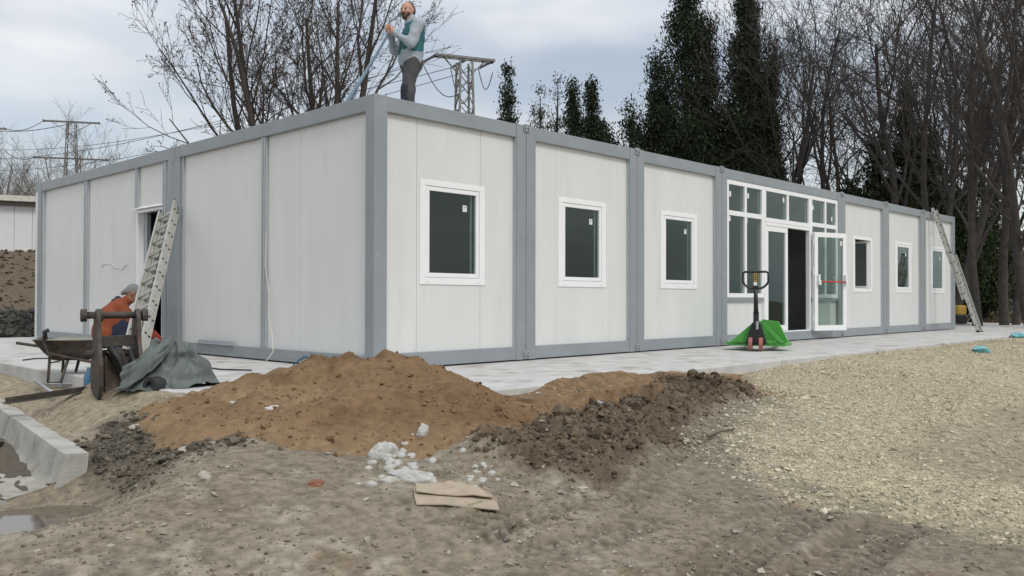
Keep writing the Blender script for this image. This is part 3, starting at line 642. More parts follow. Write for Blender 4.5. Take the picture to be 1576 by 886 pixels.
# ---- left end
def side_post(y0, y1, x0=0, x1=.158, z0=0, z1=HT, mt='frame', name='corner_post'):
    m = MB(); m.box(x0, x1, y0, y1, z0, z1); return part(name, m, M[mt], bevel=.006)
side_post(MID-.178, MID-.001); side_post(MID+.001, MID+.178); side_post(LEN-.165, LEN)
for p, q in ((.159, MID-.179), (MID+.179, LEN-.166)):
    m = MB(); m.box(.006, .14, p, q, RT, HT-.004); part('top_rail', m, M['frame'], bevel=.006)
    m = MB(); m.box(.006, .14, p, q, .004, .150); part('bottom_rail', m, M['frame'], bevel=.006)
m = MB(); m.box(-.006, -.0005, MID-.04, MID+.04, 2.76, HT-.01); part('joint_plate', m, M['frame'])
for y0, y1 in ((2.262, 2.378), (8.16, 8.328), (6.095, 6.205), (5.085, 5.222)):
    m = MB(); z0 = .15 if y0 != 6.095 else 2.16
    m.box(.022, .058, y0, y1, z0, RT); m.box(.012, .021, y0+.02, y0+.045, z0, RT); m.box(.012, .021, y1-.045, y1-.02, z0, RT); part('joint_profile', m, M['alu'], bevel=.003)
m = MB(); m.box(.02, .058, 5.0, 5.045, .15, RT); part('joint_profile', m, M['alu'])
m = MB(); m.box(.02, .058, 10.36, 10.44, .15, RT); part('joint_profile', m, M['alu'])
m = MB(); m.box(.03, .058, 4.55, 4.615, .15, RT); part('edge_trim', m, M['alu'])
door = (5.26, 6.13, .16, 2.15)
wall_panels(False, .15, MID-.17, .13, RT+.02, [1.53, 3.56], [], gap=.004)
wall_panels(False, MID+.17, LEN-.15, .13, RT+.02, [6.75, 7.66], [door], gap=.004)
m = MB(); m.box(INS-.025, INS+.08, 5.225, 5.262, .16, 2.15); m.box(INS-.025, INS+.08, 6.128, 6.17, .16, 2.15); m.box(INS-.025, INS+.08, 5.262, 6.128, 2.105, 2.15); part('door_frame', m, M['pvc'], bevel=.003)
m = MB(); m.prism([(INS-.07, 5.20, 2.168), (INS, 5.20, 2.20), (INS, 5.20, 2.16), (INS-.07, 5.20, 2.155)], (0, 1.03, 0)); part('drip_lip', m, M['pvc'])
m = MB(); m.box(INS+.08, INS+.14, 6.02, 6.128, .16, 2.1); part('door_jamb', m, M['alu'])
m = MB(); yy = np.linspace(6.55, 7.62, 15); vsx = []; fs = []                 # protective film peeling from the wall
for i, y_ in enumerate(yy):
    zc = 1.30-.05*math.sin(i*.45)+.01*math.sin(i*1.7); vsx += [(INS-.004, y_, zc-.010), (INS-.014-.006*math.sin(i*1.1), y_, zc+.004+.006*math.sin(i*2)), (INS-.004, y_, zc+.014)]
for i in range(14):
    for k in (0, 1): fs.append((i*3+k, (i+1)*3+k, (i+1)*3+k+1, i*3+k+1))
m.add(vsx, fs); part('peeling_film', m, M['panel'], smooth=True)
# ---- far walls, roof, inside
X1 = 8*W
m = MB(); m.box(.16, X1-.12, .15, LEN-.12, 2.86, 2.93); part('roof', m, M['roof'])
for a in ((.0, X1, LEN-.001, LEN+.13, HT-.17, HT-.006), (X1-.14, X1-.001, .165, LEN-.002, RT, HT-.006), (X1-.14, X1-.001, .165, LEN-.002, .004, RB)):
    m = MB(); m.box(*a); part('top_rail' if a[4] > 1 else 'bottom_rail', m, M['frame'])
m = MB(); m.box(.0, X1, LEN+.01, LEN+.12, .0, HT-.175); part('wall', m, M['panel'])
m = MB(); m.box(X1-.12, X1-.05, .16, LEN-.01, RB+.001, RT-.001); part('wall', m, M['panel'])
m = MB(); m.box(.15, X1-.13, .14, LEN-.01, .06, .135); part('floor', m, M['inner'])
m = MB(); m.box(.15, X1-.13, .15, LEN-.01, 2.70, 2.75); part('ceiling', m, M['inner'])
for y_ in (4.75,):
    m = MB(); m.box(.2, X1-.14, y_, y_+.1, .136, 2.699); part('partition', m, M['inner'])
for x_ in (7.15, 11.95):
    m = MB(); m.box(x_, x_+.1, .16, 4.749, .136, 2.699); part('partition', m, M['inner'])
# things left on or hanging from the wall
m = MB(); m.prism([(-.035, 3.02, .151), (.004, 3.02, .151), (.004, 3.02, .20), (-.002, 3.02, .20), (-.006, 3.02, .157), (-.035, 3.02, .157)], (0, .98, 0))
tag(m.build('metal_strip', M['alu']), 'short grey metal strip resting on the bottom rail of the left wall', 'metal strip')
rc = random.Random(4); pts = []
ctl = [(.045, 2.30, 2.84), (.040, 2.28, 2.3), (.035, 2.31, 1.9), (.03, 2.26, 1.55), (.02, 2.27, 1.2), (.015, 2.17, .85), (-.01, 2.13, .55), (-.03, 2.0, .30), (-.06, 1.93, .12), (-.13, 1.98, .0), (-.25, 2.15, -.006), (-.5, 2.5, -.006)]
tag(MB().tube(ctl, .006, 6).build('hanging_cable', M['cable'], smooth=True), 'thin cream cable hanging down the left wall from the roof edge', 'cable')
tag(MB().tube([(-.9, .95, .0), (-1.05, 1.35, -.005), (-1.02, 1.8, -.005), (-1.1, 2.3, -.005), (-1.0, 2.8, -.005), (-1.15, 3.2, -.005)], .009, 6).build('ground_cable', M['rubber'], smooth=True), 'black cable lying on the slab between tarpaulin and left wall', 'cable')
tag(MB().tube([(-2.1, 4.4, -.005), (-1.9, 4.6, -.005), (-1.75, 4.5, -.005), (-1.7, 4.2, -.005), (-1.85, 3.9, -.005), (-2.0, 3.7, -.005)], .009, 6).build('ground_cable', M['rubber'], smooth=True), 'black cable loop on the slab behind the wheelbarrow', 'cable')
stp = MB(); P0 = [(-.45, .92, -.01), (-.38, .86, .08), (-.34, .78, .13), (-.34, .66, .10), (-.36, .5, .05), (-.42, .36, .02)]
for a, b in zip(P0[:-1], P0[1:]): stp.bar(a, b, .05, .012)
tag(stp.build('blue_strap', M['bluestrap']), 'dark blue strap arching up behind the sand heap', 'strap')
# ------------------------------------------------------------------ trees
def bare_tree(seed, h, stems, spread, r0, lev=(7, 6, 5, 4), buds=False, leaves=0, lean=(0, 0), up=.10, ln=(.62, .58, .55, .5), stem_len=.8):
    R = random.Random(seed); trunk, crown, bd = MB(), MB(), MB()
    def unit(v): return v/np.linalg.norm(v)
    def rv(k): return np.array([R.gauss(0, k), R.gauss(0, k), R.gauss(0, k)])
    def grow(p, d, L, r, l):
        n = (7, 5, 4, 3, 2)[l]; pts = [p]; rad = [r]; endr = max(r*.28, .0042)
        for i in range(n):
            d = unit(d+rv((.06, .10, .13, .16, .18)[l])+np.array([0, 0, up*(1 if l < 3 else .8)])); p = p+d*L/n; pts.append(p); rad.append(r+(endr-r)*(i+1)/n)
        (trunk if l == 0 else crown).tube(pts, rad, (7, 5, 4, 3, 3)[l], cap=False)
        if l < len(lev):
            k = lev[l]
            for j in range(k):
                t = .22+.78*(j+R.random())/k if l else .25+.75*(j+R.random())/k
                i = min(int(t*n), n-1); f = t*n-i; q = pts[i]+(pts[i+1]-pts[i])*f; dd = unit(pts[i+1]-pts[i])
                a = R.uniform(.35, .85); s = unit(np.cross(dd, rv(1))); nd = unit(dd*math.cos(a)+s*math.sin(a))
                rr = rad[i]+(rad[i+1]-rad[i])*f
                grow(q, nd, L*ln[l]*R.uniform(.7, 1.2)*(1.15-.45*t), max(rr*R.uniform(.40, .66), .005), l+1)
        elif (buds and R.random() < .8) or (leaves and R.random() < leaves):
            for q in pts[1:]:
                sz = R.uniform(.045, .085) if buds else R.uniform(.05, .09); e1, e2 = unit(rv(1))*sz, unit(rv(1))*sz*.7
                bd.add([q, q+e1+e2*.3, q+e1*.6+e2], [(0, 1, 2)])
    for s in range(stems):
        a = 2*math.pi*(s+R.random()*.6)/stems; d = unit(np.array([math.cos(a)*spread*R.uniform(.5, 1.1)+lean[0], math.sin(a)*spread*R.uniform(.5, 1.1)+lean[1], 1.0]))
        grow(np.array([math.cos(a)*.12*(stems > 1), math.sin(a)*.12*(stems > 1), -.2]), d, h*stem_len*R.uniform(.85, 1.08), r0*R.uniform(.75, 1.1), 0)
    return trunk, crown, bd
def place_tree(loc, rz, sc, tm, cm, bm, label, mt=('bark', 'bark', 'bud'), group=None, first=None):
    if first is None:
        t = empty('bare_tree', (0, 0, 0), label, 'tree', group)
        tm.build('trunk', M[mt[0]], t, smooth=True); cm.build('crown', M[mt[1]], t, smooth=True)
        if bm.v: bm.build('leaves' if mt[2] == 'dryleaf' else 'buds', M[mt[2]], t)
    else:
        t = first.copy(); col.objects.link(t)
        for ch in first.children:
            c = ch.copy(); col.objects.link(c); c.parent = t
        t['label'] = label
        if group: t['group'] = group
    t.location = loc; t.rotation_euler = (0, 0, rz); t.scale = (sc, sc, sc); return t
def at(u, dep, z=0.):
    """world point seen at picture column u, dep metres ahead of the camera"""
    p = CAM+dep*(FWD+RIGHT*(u-788)/1333.7); p[2] = z; return p
def gat(u, dep):
    p = at(u, dep); p[2] = float(zt(np.array(p[0]), np.array(p[1]), False)); return p
T = bare_tree(3, 9.8, 6, .46, .135, lev=(8, 6, 5, 4), buds=True, ln=(.46, .54, .52, .5), up=.10)
place_tree(gat(458, 25.5), .4, 1.22, *T, 'large budding bare tree with fanned stems behind the left part of the building')
T2 = bare_tree(8, 9.5, 2, .16, .125, lev=(9, 6, 4, 3), ln=(.48, .58, .55, .5), up=.05, leaves=.02)
T3 = bare_tree(15, 10.5, 3, .26, .11, lev=(9, 6, 5, 3), ln=(.5, .58, .55, .5), up=.07)
T4 = bare_tree(21, 9., 1, .1, .15, lev=(11, 6, 4, 3), ln=(.5, .55, .55, .5), up=.08, leaves=.10)
GR = 'bare woodland trees right of and behind the building'
f2 = place_tree(gat(1215, 40), .3, 1.75, *T2, 'tall slender forked bare tree just right of the dark cypress pair', ('bark2', 'bark2', 'dryleaf'), GR)
f3 = place_tree(gat(1275, 36), 1.1, 1.5, *T3, 'three-stemmed bare tree rising above the right end of the glazed entrance', ('bark2', 'bark2', 'bud'), GR)
f4 = place_tree(gat(1395, 33), 2.2, 1.6, *T4, 'bare tree with a few rusty leaves behind the last container bays', ('bark2', 'bark2', 'dryleaf'), GR)
more = [(1335, 41, .9, 1.15, f2, 'bare forked tree seen between the rusty-leaved tree and the glazed entrance'),
        (1450, 31, 4.0, 1.25, f3, 'bare many-stemmed tree directly above the right-hand ladder'),
        (1508, 26, 3.1, .98, f4, 'thick dark trunk just right of the right-hand ladder'),
        (1552, 27, 5.2, 1.05, f2, 'dark trunk standing second from the right picture edge'),
        (1600, 25, 1.6, 1.05, f3, 'bare tree at the right picture edge with branches reaching in'),
        (1480, 42, .2, 1.3, f2, 'distant bare tree between the right-hand ladder and the thick dark trunk'),
        (1570, 40, 2.6, 1.35, f4, 'distant leafy-tipped tree near the right picture edge'),
        (1420, 46, 3.7, 1.45, f3, 'distant bare tree behind the ivy-covered cypress on the right'),
        (1520, 55, 1.0, 1.5, f3, 'faint distant bare tree behind the thick dark trunk'),
        (1160, 44, 4.4, 1.25, f2, 'bare tree whose branches show left of the twin-topped cypress'),
        (1640, 32, .7, 1.2, f4, 'bare tree outside the right edge whose twigs reach into the picture')]
for u, dep, rz, sc, f, lb in more: place_tree(gat(u, dep), rz, sc*1.32, None, None, None, lb, group=GR, first=f)
T5 = bare_tree(33, 8.5, 5, .35, .07, lev=(9, 6, 4), ln=(.5, .55, .5), up=.10)
GL = 'thin bare trees beyond the left embankment'
f5 = place_tree(gat(118, 52), .5, 1.18, *T5, 'thin pale bare tree around the left power pylon', ('twig', 'twig', 'bud'), GL)
for u, dep, rz, sc, lb in [(10, 44, 1.5, .72, 'low bare shrubby tree at the left picture edge above the white shed'), (62, 47, 2.8, .8, 'low bare tree between the left edge and the pylon tree'),
                           (178, 56, 4.1, .92, 'thin bare tree just right of the left pylon'), (232, 60, .9, .95, 'faint thin bare tree nearest the big budding tree'), (-30, 40, 3.3, .8, 'bare tree reaching in from outside the left edge'), (35, 58, 5.5, .95, 'farthest thin bare tree seen left of the pylon')]:
    place_tree(gat(u, dep), rz, sc, None, None, None, lb, group=GL, first=f5)

def sprigs(C_, N, rng, size, upw=.8, sp=.30):
    """N leaf sprays round every clump centre: narrow diamonds pointing up and out"""
    n = len(C_)*N; P = np.repeat(C_, N, 0)+rng.normal(0, sp, (n, 3))*np.array([1, 1, 1.15])
    d = rng.normal(0, .6, (n, 3))+np.array([0, 0, upw]); d /= np.linalg.norm(d, axis=1)[:, None]
    s = np.cross(d, rng.normal(0, 1, (n, 3))); s /= np.linalg.norm(s, axis=1)[:, None]
    L = rng.uniform(.6, 1.4, (n, 1))*size*.58; w = L*rng.uniform(.12, .24, (n, 1))
    V = np.stack([P-d*L*.5, P+s*w+d*L*.05, P+d*L*.5, P-s*w*.9], 1).reshape(-1, 3)
    return V, np.arange(n*4).reshape(-1, 4)
def conifer(loc, spires, label, mt='cyp', seed=1, dens=1.0, size=.30, base=.6, sp=.20, group=None, shape=1.0, name='cypress_tree', N=110):
    rng = np.random.RandomState(seed); t = empty(name, loc, label, 'tree', group); tr = MB(); V, F_, o = [], [], 0
    for (dx, dy, h, r) in spires:
        tr.tube([(loc[0]+dx*.2, loc[1]+dy*.2, loc[2]-.2), (loc[0]+dx*.7, loc[1]+dy*.7, loc[2]+h*.3), (loc[0]+dx, loc[1]+dy, loc[2]+h*.93)], [.16+.02*h, .11+.008*h, .02], 7)
        nc = int(dens*h*(r+.3)*13); u = rng.uniform(0, 1, nc); z = base+(h-base)*np.where(rng.uniform(0, 1, nc) < .7, 1-np.sqrt(1-u*.985), u)
        tt = (z-base)/(h-base); a = rng.uniform(0, 6.283, nc)
        lob = 1+.28*np.sin(a*3+z*1.3+seed)+.22*np.sin(a*5-z*2.1)+rng.normal(0, .13, nc)
        rad = r*np.clip((1-tt)**.95*(.55+.45*np.minimum(tt*5+.4, 1)), 0, 1)*lob*rng.uniform(.25, 1, nc)**.45
        C_ = np.stack([loc[0]+dx*(.4+.6*tt)+rad*np.cos(a), loc[1]+dy*(.4+.6*tt)+rad*np.sin(a), loc[2]+z], 1)
        k = rng.uniform(0, 1, nc) < .9; v, f = sprigs(C_[k], N, rng, size, sp=sp); V.append(v); F_.append(f+o); o += len(v)
        for j in range(int(h*2.2)):
            q = rng.uniform(.1, .85); a = rng.uniform(0, 6.28); rr = r*(1-q)**.75*.8; c = np.array([loc[0]+dx*(.4+.6*q), loc[1]+dy*(.4+.6*q), loc[2]+base+(h-base)*q])
            tr.tube([c, c+np.array([math.cos(a)*rr, math.sin(a)*rr, .5*rr+.2])], [.03, .01], 4)
    tr.build('trunk', M['bark2'], t, smooth=True); np_mesh('crown', np.concatenate(V), np.concatenate(F_), M[mt], t, smooth=False)
    return t
GC = 'dark cypresses behind the building'
def RF(a, b): return tuple((RIGHT*a+FWD*b)[:2])
conifer(gat(781, 47), [(*RF(0, 0), 13.5, .95)], 'narrow pointed cypress standing alone right of the pylon', seed=2, group=GC, size=.32, dens=1.3)
conifer(gat(838, 48), [(*RF(-.25, 0), 13.0, 1.5), (*RF(.75, .1), 13.6, .8)], 'sparse brownish conifer with see-through crown between two dark cypresses', 'cyp2', seed=3, group=GC, dens=.36, size=.26, sp=.22)
conifer(gat(898, 47), [(*RF(-.6, 0), 12.7, 1.15), (*RF(.45, .2), 12.9, 1.1), (*RF(.95, 0), 10.4, .9)], 'dark cypress with two blunt tops left of the big cypress clump', seed=4, group=GC, dens=1.1, size=.32)
conifer(gat(1045, 37), [(*RF(.35, 0), 15.2, 2.9), (*RF(1.45, .3), 13.6, .8), (*RF(-.9, .1), 11.2, 1.8), (*RF(-2.1, .1), 9.2, 1.6), (*RF(-3.0, .1), 7.9, 1.0), (*RF(.9, .2), 9.0, 2.3)], 'broadest and tallest cypress clump right of the open sky', seed=5, group=GC, dens=1.1, size=.28, sp=.22, N=100)
conifer(gat(1152, 36), [(*RF(-.15, 0), 13.9, 2.0), (*RF(.15, 0), 13.2, .9), (*RF(1.0, .2), 11.4, 1.2), (*RF(-.9, .1), 8.4, 1.6), (*RF(.4, .3), 8.0, 2.0)], 'twin-topped dark cypress just right of the broadest cypress clump', seed=6, group=GC, dens=1.1, size=.28, sp=.21, N=100)
conifer(gat(1398, 35), [(*RF(0, 0), 9.6, 1.1), (*RF(-1.3, .2), 7.3, 1.3), (*RF(1.0, .1), 7.6, 1.2), (*RF(-2.2, .5), 5.8, 1.2)], 'low dark cypress thicket behind the last container bays', seed=7, group=GC, dens=1.0, size=.32)
conifer(gat(1500, 33), [(*RF(0, 0), 6.2, 1.3), (*RF(1.0, .3), 5.0, 1.2), (*RF(-1.1, .2), 5.6, 1.2), (*RF(-2.0, .3), 4.8, 1.2)], 'ivy-green bushy evergreen right of the last container bay', 'ivy', seed=8, dens=.8, size=.24, name='evergreen_bush')
conifer(gat(1290, 44), [(*RF(-1.5, 0), 5.4, 1.6), (*RF(1.0, .2), 5.0, 1.6), (*RF(3.0, .2), 5.6, 1.7), (*RF(-3.2, .3), 6.0, 1.5)], 'dark evergreen undergrowth just above the roof right of the entrance', seed=9, dens=.5, size=.32, name='evergreen_bush')
# a far wood that closes the view under the right-hand crowns
rng = np.random.RandomState(77); Cw = []
for k in range(900):
    u = rng.uniform(1380, 1760); dp = rng.uniform(62, 85); p = at(u, dp); Cw.append((p[0], p[1], rng.uniform(0, 1)**1.3*6.5))
v, f = sprigs(np.array(Cw), 26, rng, .5, upw=.5, sp=.6)
M['farwood'] = mat('far_brush', (.085, .085, .07), .9, var=.2, island=.4)
tag(np_mesh('far_wood', v, f, M['farwood'], smooth=False), 'grey-brown far brushwood closing the view between the right-hand trunks', 'wood', kind='stuff')
# leaf litter on the woodland floor
rng = np.random.RandomState(9); n = 5000; u = rng.uniform(1470, 1720, n); dp = rng.uniform(22, 45, n)
P = CAM+dp[:, None]*(FWD+RIGHT*((u-788)/1333.7)[:, None]); P[:, 2] = zt(P[:, 0], P[:, 1], False)+.03+rng.uniform(0, .12, n)
kk = ~((P[:, 0] < SX1) & (P[:, 1] > SY0)); P = P[kk]
M['litter'] = mat('leaf_litter', (.10, .065, .035), .9, var=.2, island=.5)
v, f = sprigs(P, 2, rng, .16, upw=.1, sp=.05); tag(np_mesh('leaf_litter', v, f, M['litter'], smooth=False), 'brown leaf litter under the right-hand trees', 'leaves', kind='stuff')

# ------------------------------------------------------------------ left background
A0, A1 = at(-220, 33), at(130, 36.5); zb = 1.95; ad = (A1-A0); Lw = np.linalg.norm(ad[:2]); ad = ad/Lw; nb = np.array([-ad[1], ad[0], 0])
if nb@FWD < 0: nb = -nb
sh = empty('white_shed', (A0[0], A0[1], zb), 'long white shed with pale eave on the left embankment', 'building')
n_ = 12
for i in range(n_):
    m = MB(); m.obox(A0+ad*Lw*(i+.5)/n_+UP*(zb+1.35), ad, nb, UP, Lw/n_/2-.006, .04, 1.25); m.build('wall_panel', M['slatewhite'], sh)
m = MB(); m.obox(A0+ad*Lw/2+nb*2.3+UP*(zb+1.3), ad, nb, UP, Lw/2, 2.2, 1.3); m.build('wall', M['slatewhite'], sh)
m = MB(); m.obox(A0+ad*Lw/2+UP*(zb-.12), ad, nb, UP, Lw/2, .08, .22); m.build('plinth', M['precast'], sh)
m = MB(); m.obox(A0+ad*Lw/2+nb*2.1+UP*(zb+2.86), ad, nb, UP, Lw/2+.1, 2.55, .11); m.build('roof', M['eave'], sh)
m = MB(); m.obox(A0+ad*Lw/2-nb*.02+UP*(zb+2.66), ad, nb, UP, Lw/2, .1, .085); m.build('gutter', M['steel'], sh)
gb = empty('gabion_wall', (.6, 12.2, 0), 'low dark stone gabion wall at the far end of the slab', 'wall')
m = MB(); m.box(-.42, 5.5, 12.0, 12.5, -.05, .52); m.build('core', M['gabion'], gb)
rng = np.random.RandomState(4); n = 700; P = np.stack([rng.uniform(-.42, 5.0, n), 11.99+rng.uniform(-.02, .03, n), rng.uniform(0, .52, n)], 1)
o = scatter('stones', P, rng.uniform(.04, .085, n), M['gabion'], 31, parent=gb, flat=1.0)
st = empty('concrete_steps', (-.9, 11.9, 0), 'pale concrete block steps at the left picture edge', 'steps')
for k in range(4):
    m = MB(); m.box(-1.6, -.46, 11.65+.3*k, 11.94+.3*k+(.6 if k == 3 else 0), -.05, .155*(k+1)); m.build('step', M['precast'], st, bevel=.015)

# ------------------------------------------------------------------ pylons and wires
def pylon(loc, h, wb, wt, arms, ax, label, sc=1.0):
    t = empty('power_pylon', loc, label, 'pylon', 'lattice power pylons'); L = np.asarray(loc, float); ax = np.asarray(ax); ay = np.array([-ax[1], ax[0], 0])
    def c(i, z): w = wb+(wt-wb)*z/h; sx_, sy_ = ((-1, -1), (1, -1), (1, 1), (-1, 1))[i]; return L+ax*sx_*w/2+ay*sy_*w/2+UP*z
    for i in range(4): m = MB(); m.bar(c(i, 0), c(i, h), .075*sc, .075*sc, ax); m.build('leg', M['steel'], t)
    m = MB(); nz_ = int(h/.62)
    for k in range(nz_):
        z0, z1 = h*k/nz_, h*(k+1)/nz_
        for i in range(4):
            j = (i+1) % 4; m.bar(c(i, z0), c(j, z1), .045*sc, .03*sc); m.bar(c(j, z0), c(i, z1), .045*sc, .03*sc) if k % 2 else None
    m.build('bracing', M['steel'], t); ends = []
    for z, half in arms:
        m = MB(); e1, e2 = L+ax*half+UP*z, L-ax*half+UP*z
        m.bar(e2+ay*.16, e1+ay*.16, .07*sc, .09*sc); m.bar(e2-ay*.16, e1-ay*.16, .07*sc, .09*sc); m.bar(e1-ay*.2, e1+ay*.2, .09, .12); m.bar(e2-ay*.2, e2+ay*.2, .09, .12)
        for k in range(5): u = -1+.4*k; m.bar(L+ax*half*u+ay*.16+UP*z, L+ax*half*(u+.4)-ay*.16+UP*z, .04*sc, .03*sc)
        for s_ in (-1, 1): m.bar(L+ax*half*.75*s_+UP*z, L+ax*wt*.5*s_+UP*(z-.7), .05*sc, .05*sc)
        m.build('crossarm', M['steel'], t); ends += [e1, e2, L+UP*(z-.1)]
    return t, ends
pa = RIGHT*.93+FWD*.37; pa = pa/np.linalg.norm(pa)
pl = at(714, 36, -.1); p1, e1 = pylon(pl, 10.75, .98, .52, [(10.9, 1.25)], pa, 'steel lattice pylon rising behind the roof right of the standing man')
def insul(a, b, parent):
    m = MB(); a, b = np.asarray(a), np.asarray(b); n = 7
    for k in range(n): q = a+(b-a)*k/n; m.tube([q, q+(b-a)/n*.5], [.07, .05], 7)
    m.tube([a, b], .02, 5); m.build('insulator', M['wire'], parent); return b
m = MB(); wires = []
tgt = at(-160, 70, 15)
for j, e in enumerate(e1):
    d = (np.array(tgt)-e); d /= np.linalg.norm(d); d[2] = -.25; q = insul(e, e+d*.75, p1); wires.append(q)
jm = MB(); J = [(wires[0], e1[0]+UP*-.5), (wires[1], e1[1]*0+pl+UP*9.6), (wires[2], pl+UP*9.3+pa*.2)]
for a, b in J:
    a, b = np.asarray(a), np.asarray(b); jm.tube([a+(b-a)*t+UP*(-.8*math.sin(math.pi*t)) for t in np.linspace(0, 1, 9)], .022, 5)
jm.build('jumper_wire', M['wire'], p1)
GW = 'overhead wires running left from the roof-side pylon'
for k, q in enumerate(wires):
    b = at(-250, 75, 13+1.2*k); pts = [q+(b-q)*t+UP*(-2.6*math.sin(math.pi*t)) for t in np.linspace(0, 1, 22)]
    tag(MB().tube(pts, .016, 4).build('overhead_wire', M['wire']), ('uppermost', 'middle', 'lowest')[k]+' overhead wire passing behind the standing man to the pylon', 'wire', GW)
pb = RIGHT*.97+FWD*.25; pb /= np.linalg.norm(pb); p2l = gat(108, 60); p2, e2 = pylon(p2l, 13.0-p2l[2], 1.3, .5, [(13.0-p2l[2], 1.75), (10.45-p2l[2], 2.3)], pb, 'distant lattice pylon with two crossarms among thin trees at left', .75)
p3l = gat(-40, 62); p3, e3 = pylon(p3l, 13.0-p3l[2], 1.3, .5, [(13.0-p3l[2], 1.9)], pb, 'power pylon cut off by the left picture edge, only its arm end showing', .75)
for k, (a, b) in enumerate(((e2[1], e3[0]), (e2[2], e3[2]), (e2[4], e3[0]-UP*1.6))):
    pts = [a+(b-a)*t+UP*(-.35*math.sin(math.pi*t)) for t in np.linspace(0, 1, 12)]
    tag(MB().tube(pts, .026, 4).build('overhead_wire', M['wire']), ('topmost', 'second', 'lowest')[k]+' wire from the distant left pylon to the left edge', 'wire', 'wires between the left pylons')
# ------------------------------------------------------------------ ladders
def ladder(name, foot, top, wd, label, rung=.27, sec2=None, wdir=None):
    foot, top = np.asarray(foot, float), np.asarray(top, float); d = top-foot; L = np.linalg.norm(d); d /= L
    w = np.cross(d, UP) if wdir is None else np.asarray(wdir, float); w = w-d*(w@d); w /= np.linalg.norm(w); nrm = np.cross(w, d); nrm /= np.linalg.norm(nrm)
    t = empty(name, foot, label, 'ladder', 'aluminium extension ladders')
    def section(a0, a1, hw, off, st='stile'):
        for s in (-1, 1):
            m = MB(); c = foot+d*(a0+a1)/2+w*s*hw+nrm*off; m.obox(c, d, w, nrm, (a1-a0)/2, .012, .034); m.obox(c+nrm*.028-w*s*.012, d, w, nrm, (a1-a0)/2, .012, .0055); m.obox(c-nrm*.028-w*s*.012, d, w, nrm, (a1-a0)/2, .012, .0055)
            so_ = m.build(st, M['ladder'], t, bevel=.003)
            k = a0+.15; pl_ = MB()
            while k < a1-.05: q = foot+d*k+w*s*(hw+.0125)+nrm*off; pl_.tube([q, q+w*s*.004], .017, 8); k += rung
            tag(pl_.build('rung_plugs', M['rubber'], so_), kind='stuff')
        k = a0+.15
        while k < a1-.05:
            m = MB(); q = foot+d*k+nrm*off; m.tube([q-w*(hw-.01), q+w*(hw-.01)], .0155, 8); m.build('rung', M['ladder'], t, smooth=True); k += rung
        for s in (-1, 1):
            m = MB(); m.obox(foot+d*(a0-.012)+w*s*hw+nrm*off, d, w, nrm, .026, .018, .042); m.build('foot', M['rubber'], t, bevel=.006)
            m = MB(); m.obox(foot+d*(a1+.008)+w*s*hw+nrm*off, d, w, nrm, .014, .016, .038); m.build('end_cap', M['rubber'], t, bevel=.006)
    for a in sec2: section(a[0]*L, a[1]*L, a[2], a[3])
    return t
ladder('ladder', (-1.50, 2.66, -.01), (-.05, 4.86, 2.11), .4, 'paint-spattered aluminium ladder leaning on the left wall beside the open doorway', rung=.30, sec2=[(0, 1, .155, 0), (0.004, .985, .128, .075)], wdir=(-.05, 1, 0))
ladder('ladder', (17.38, -1.05, -.01), (17.5, -.06, 3.07), .4, 'extension ladder leaning against the roof edge at the far right end', sec2=[(.0, .62, .215, .045), (.25, 1, .185, -.035)], wdir=(1, .1, 0))

# ------------------------------------------------------------------ pallet truck
O = np.array([6.30, -1.10, 0.]); th = math.radians(66); e = np.array([math.sin(th), math.cos(th), 0]); sd = np.array([e[1], -e[0], 0])   # e: along the forks, sd: to its right
pt = empty('pallet_truck', O, 'green hand pallet truck with black handle standing before the entrance', 'pallet truck')
def L3(a, b, c): return O+e*a+sd*b+UP*c
for s in (-1, 1):
    m = MB(); cb = s*.22
    m.prism([L3(.16, cb-.09, .075), L3(1.22, cb-.085, .055), L3(1.36, cb-.05, .05), L3(1.36, cb+.05, .05), L3(1.22, cb+.085, .055), L3(.16, cb+.09, .075)], (0, 0, .065)); f_ = m.build('fork', M['green'], pt, bevel=.01)
    m = MB(); m.tube([L3(1.2, cb-.05, .04), L3(1.2, cb+.05, .04)], .04, 12); m.build('load_roller', M['wheelred'], f_)
    m = MB(); m.tube([L3(-.02, s*.075-.028, .10), L3(-.02, s*.075+.028, .10)], .10, 20); w_ = m.build('steer_wheel', M['wheelred'], pt, bevel=.008)
    m = MB(); m.tube([L3(-.02, s*.075-.031, .10), L3(-.02, s*.075+.031, .10)], .035, 12); m.build('hub', M['black'], w_)
m = MB(); m.prism([L3(.16, -.42, .06), L3(.16, .42, .06), L3(.50, .50, .06), L3(.62, .45, .06), L3(.62, -.45, .06), L3(.5, -.5, .06)], (0, 0, .055)); m.build('chassis', M['green'], pt, bevel=.012)
m = MB(); m.prism([L3(.04, -.16, .09), L3(.04, .16, .09), L3(.04, .06, .42), L3(.04, -.06, .42)], e*.09); m.build('pump_housing', M['black'], pt, bevel=.012)
m = MB(); m.tube([L3(.06, .0, .38), L3(.06, 0, .58)], .042, 12); m.build('pump_ram', M['black'], pt, smooth=False)
m = MB(); m.tube([L3(.015, .02, .32), L3(.015, .02, .44)], .02, 8); m.build('release_valve', M['zinc'], pt)
m = MB(); m.prism([L3(.12, -.40, .11), L3(.16, -.06, .11), L3(.14, -.02, .43), L3(.13, -.07, .40)], e*.02); m.build('gusset', M['green'], pt, bevel=.006)
m = MB(); m.prism([L3(.12, .02, .44), L3(.12, .09, .44), L3(.14, .42, .11), L3(.14, .33, .11)], e*.05); m.build('gusset', M['green'], pt, bevel=.006)
m = MB(); m.prism([L3(.56, -.05, .11), L3(.30, .46, .11), L3(.44, .30, .43), L3(.55, .06, .46), L3(.60, -.02, .36)], (e*.5+sd*.4)*.03); m.build('load_guard', M['green'], pt, bevel=.006)
hl = L3(.05, 0, .56); ht = L3(-.02, 0, .93)
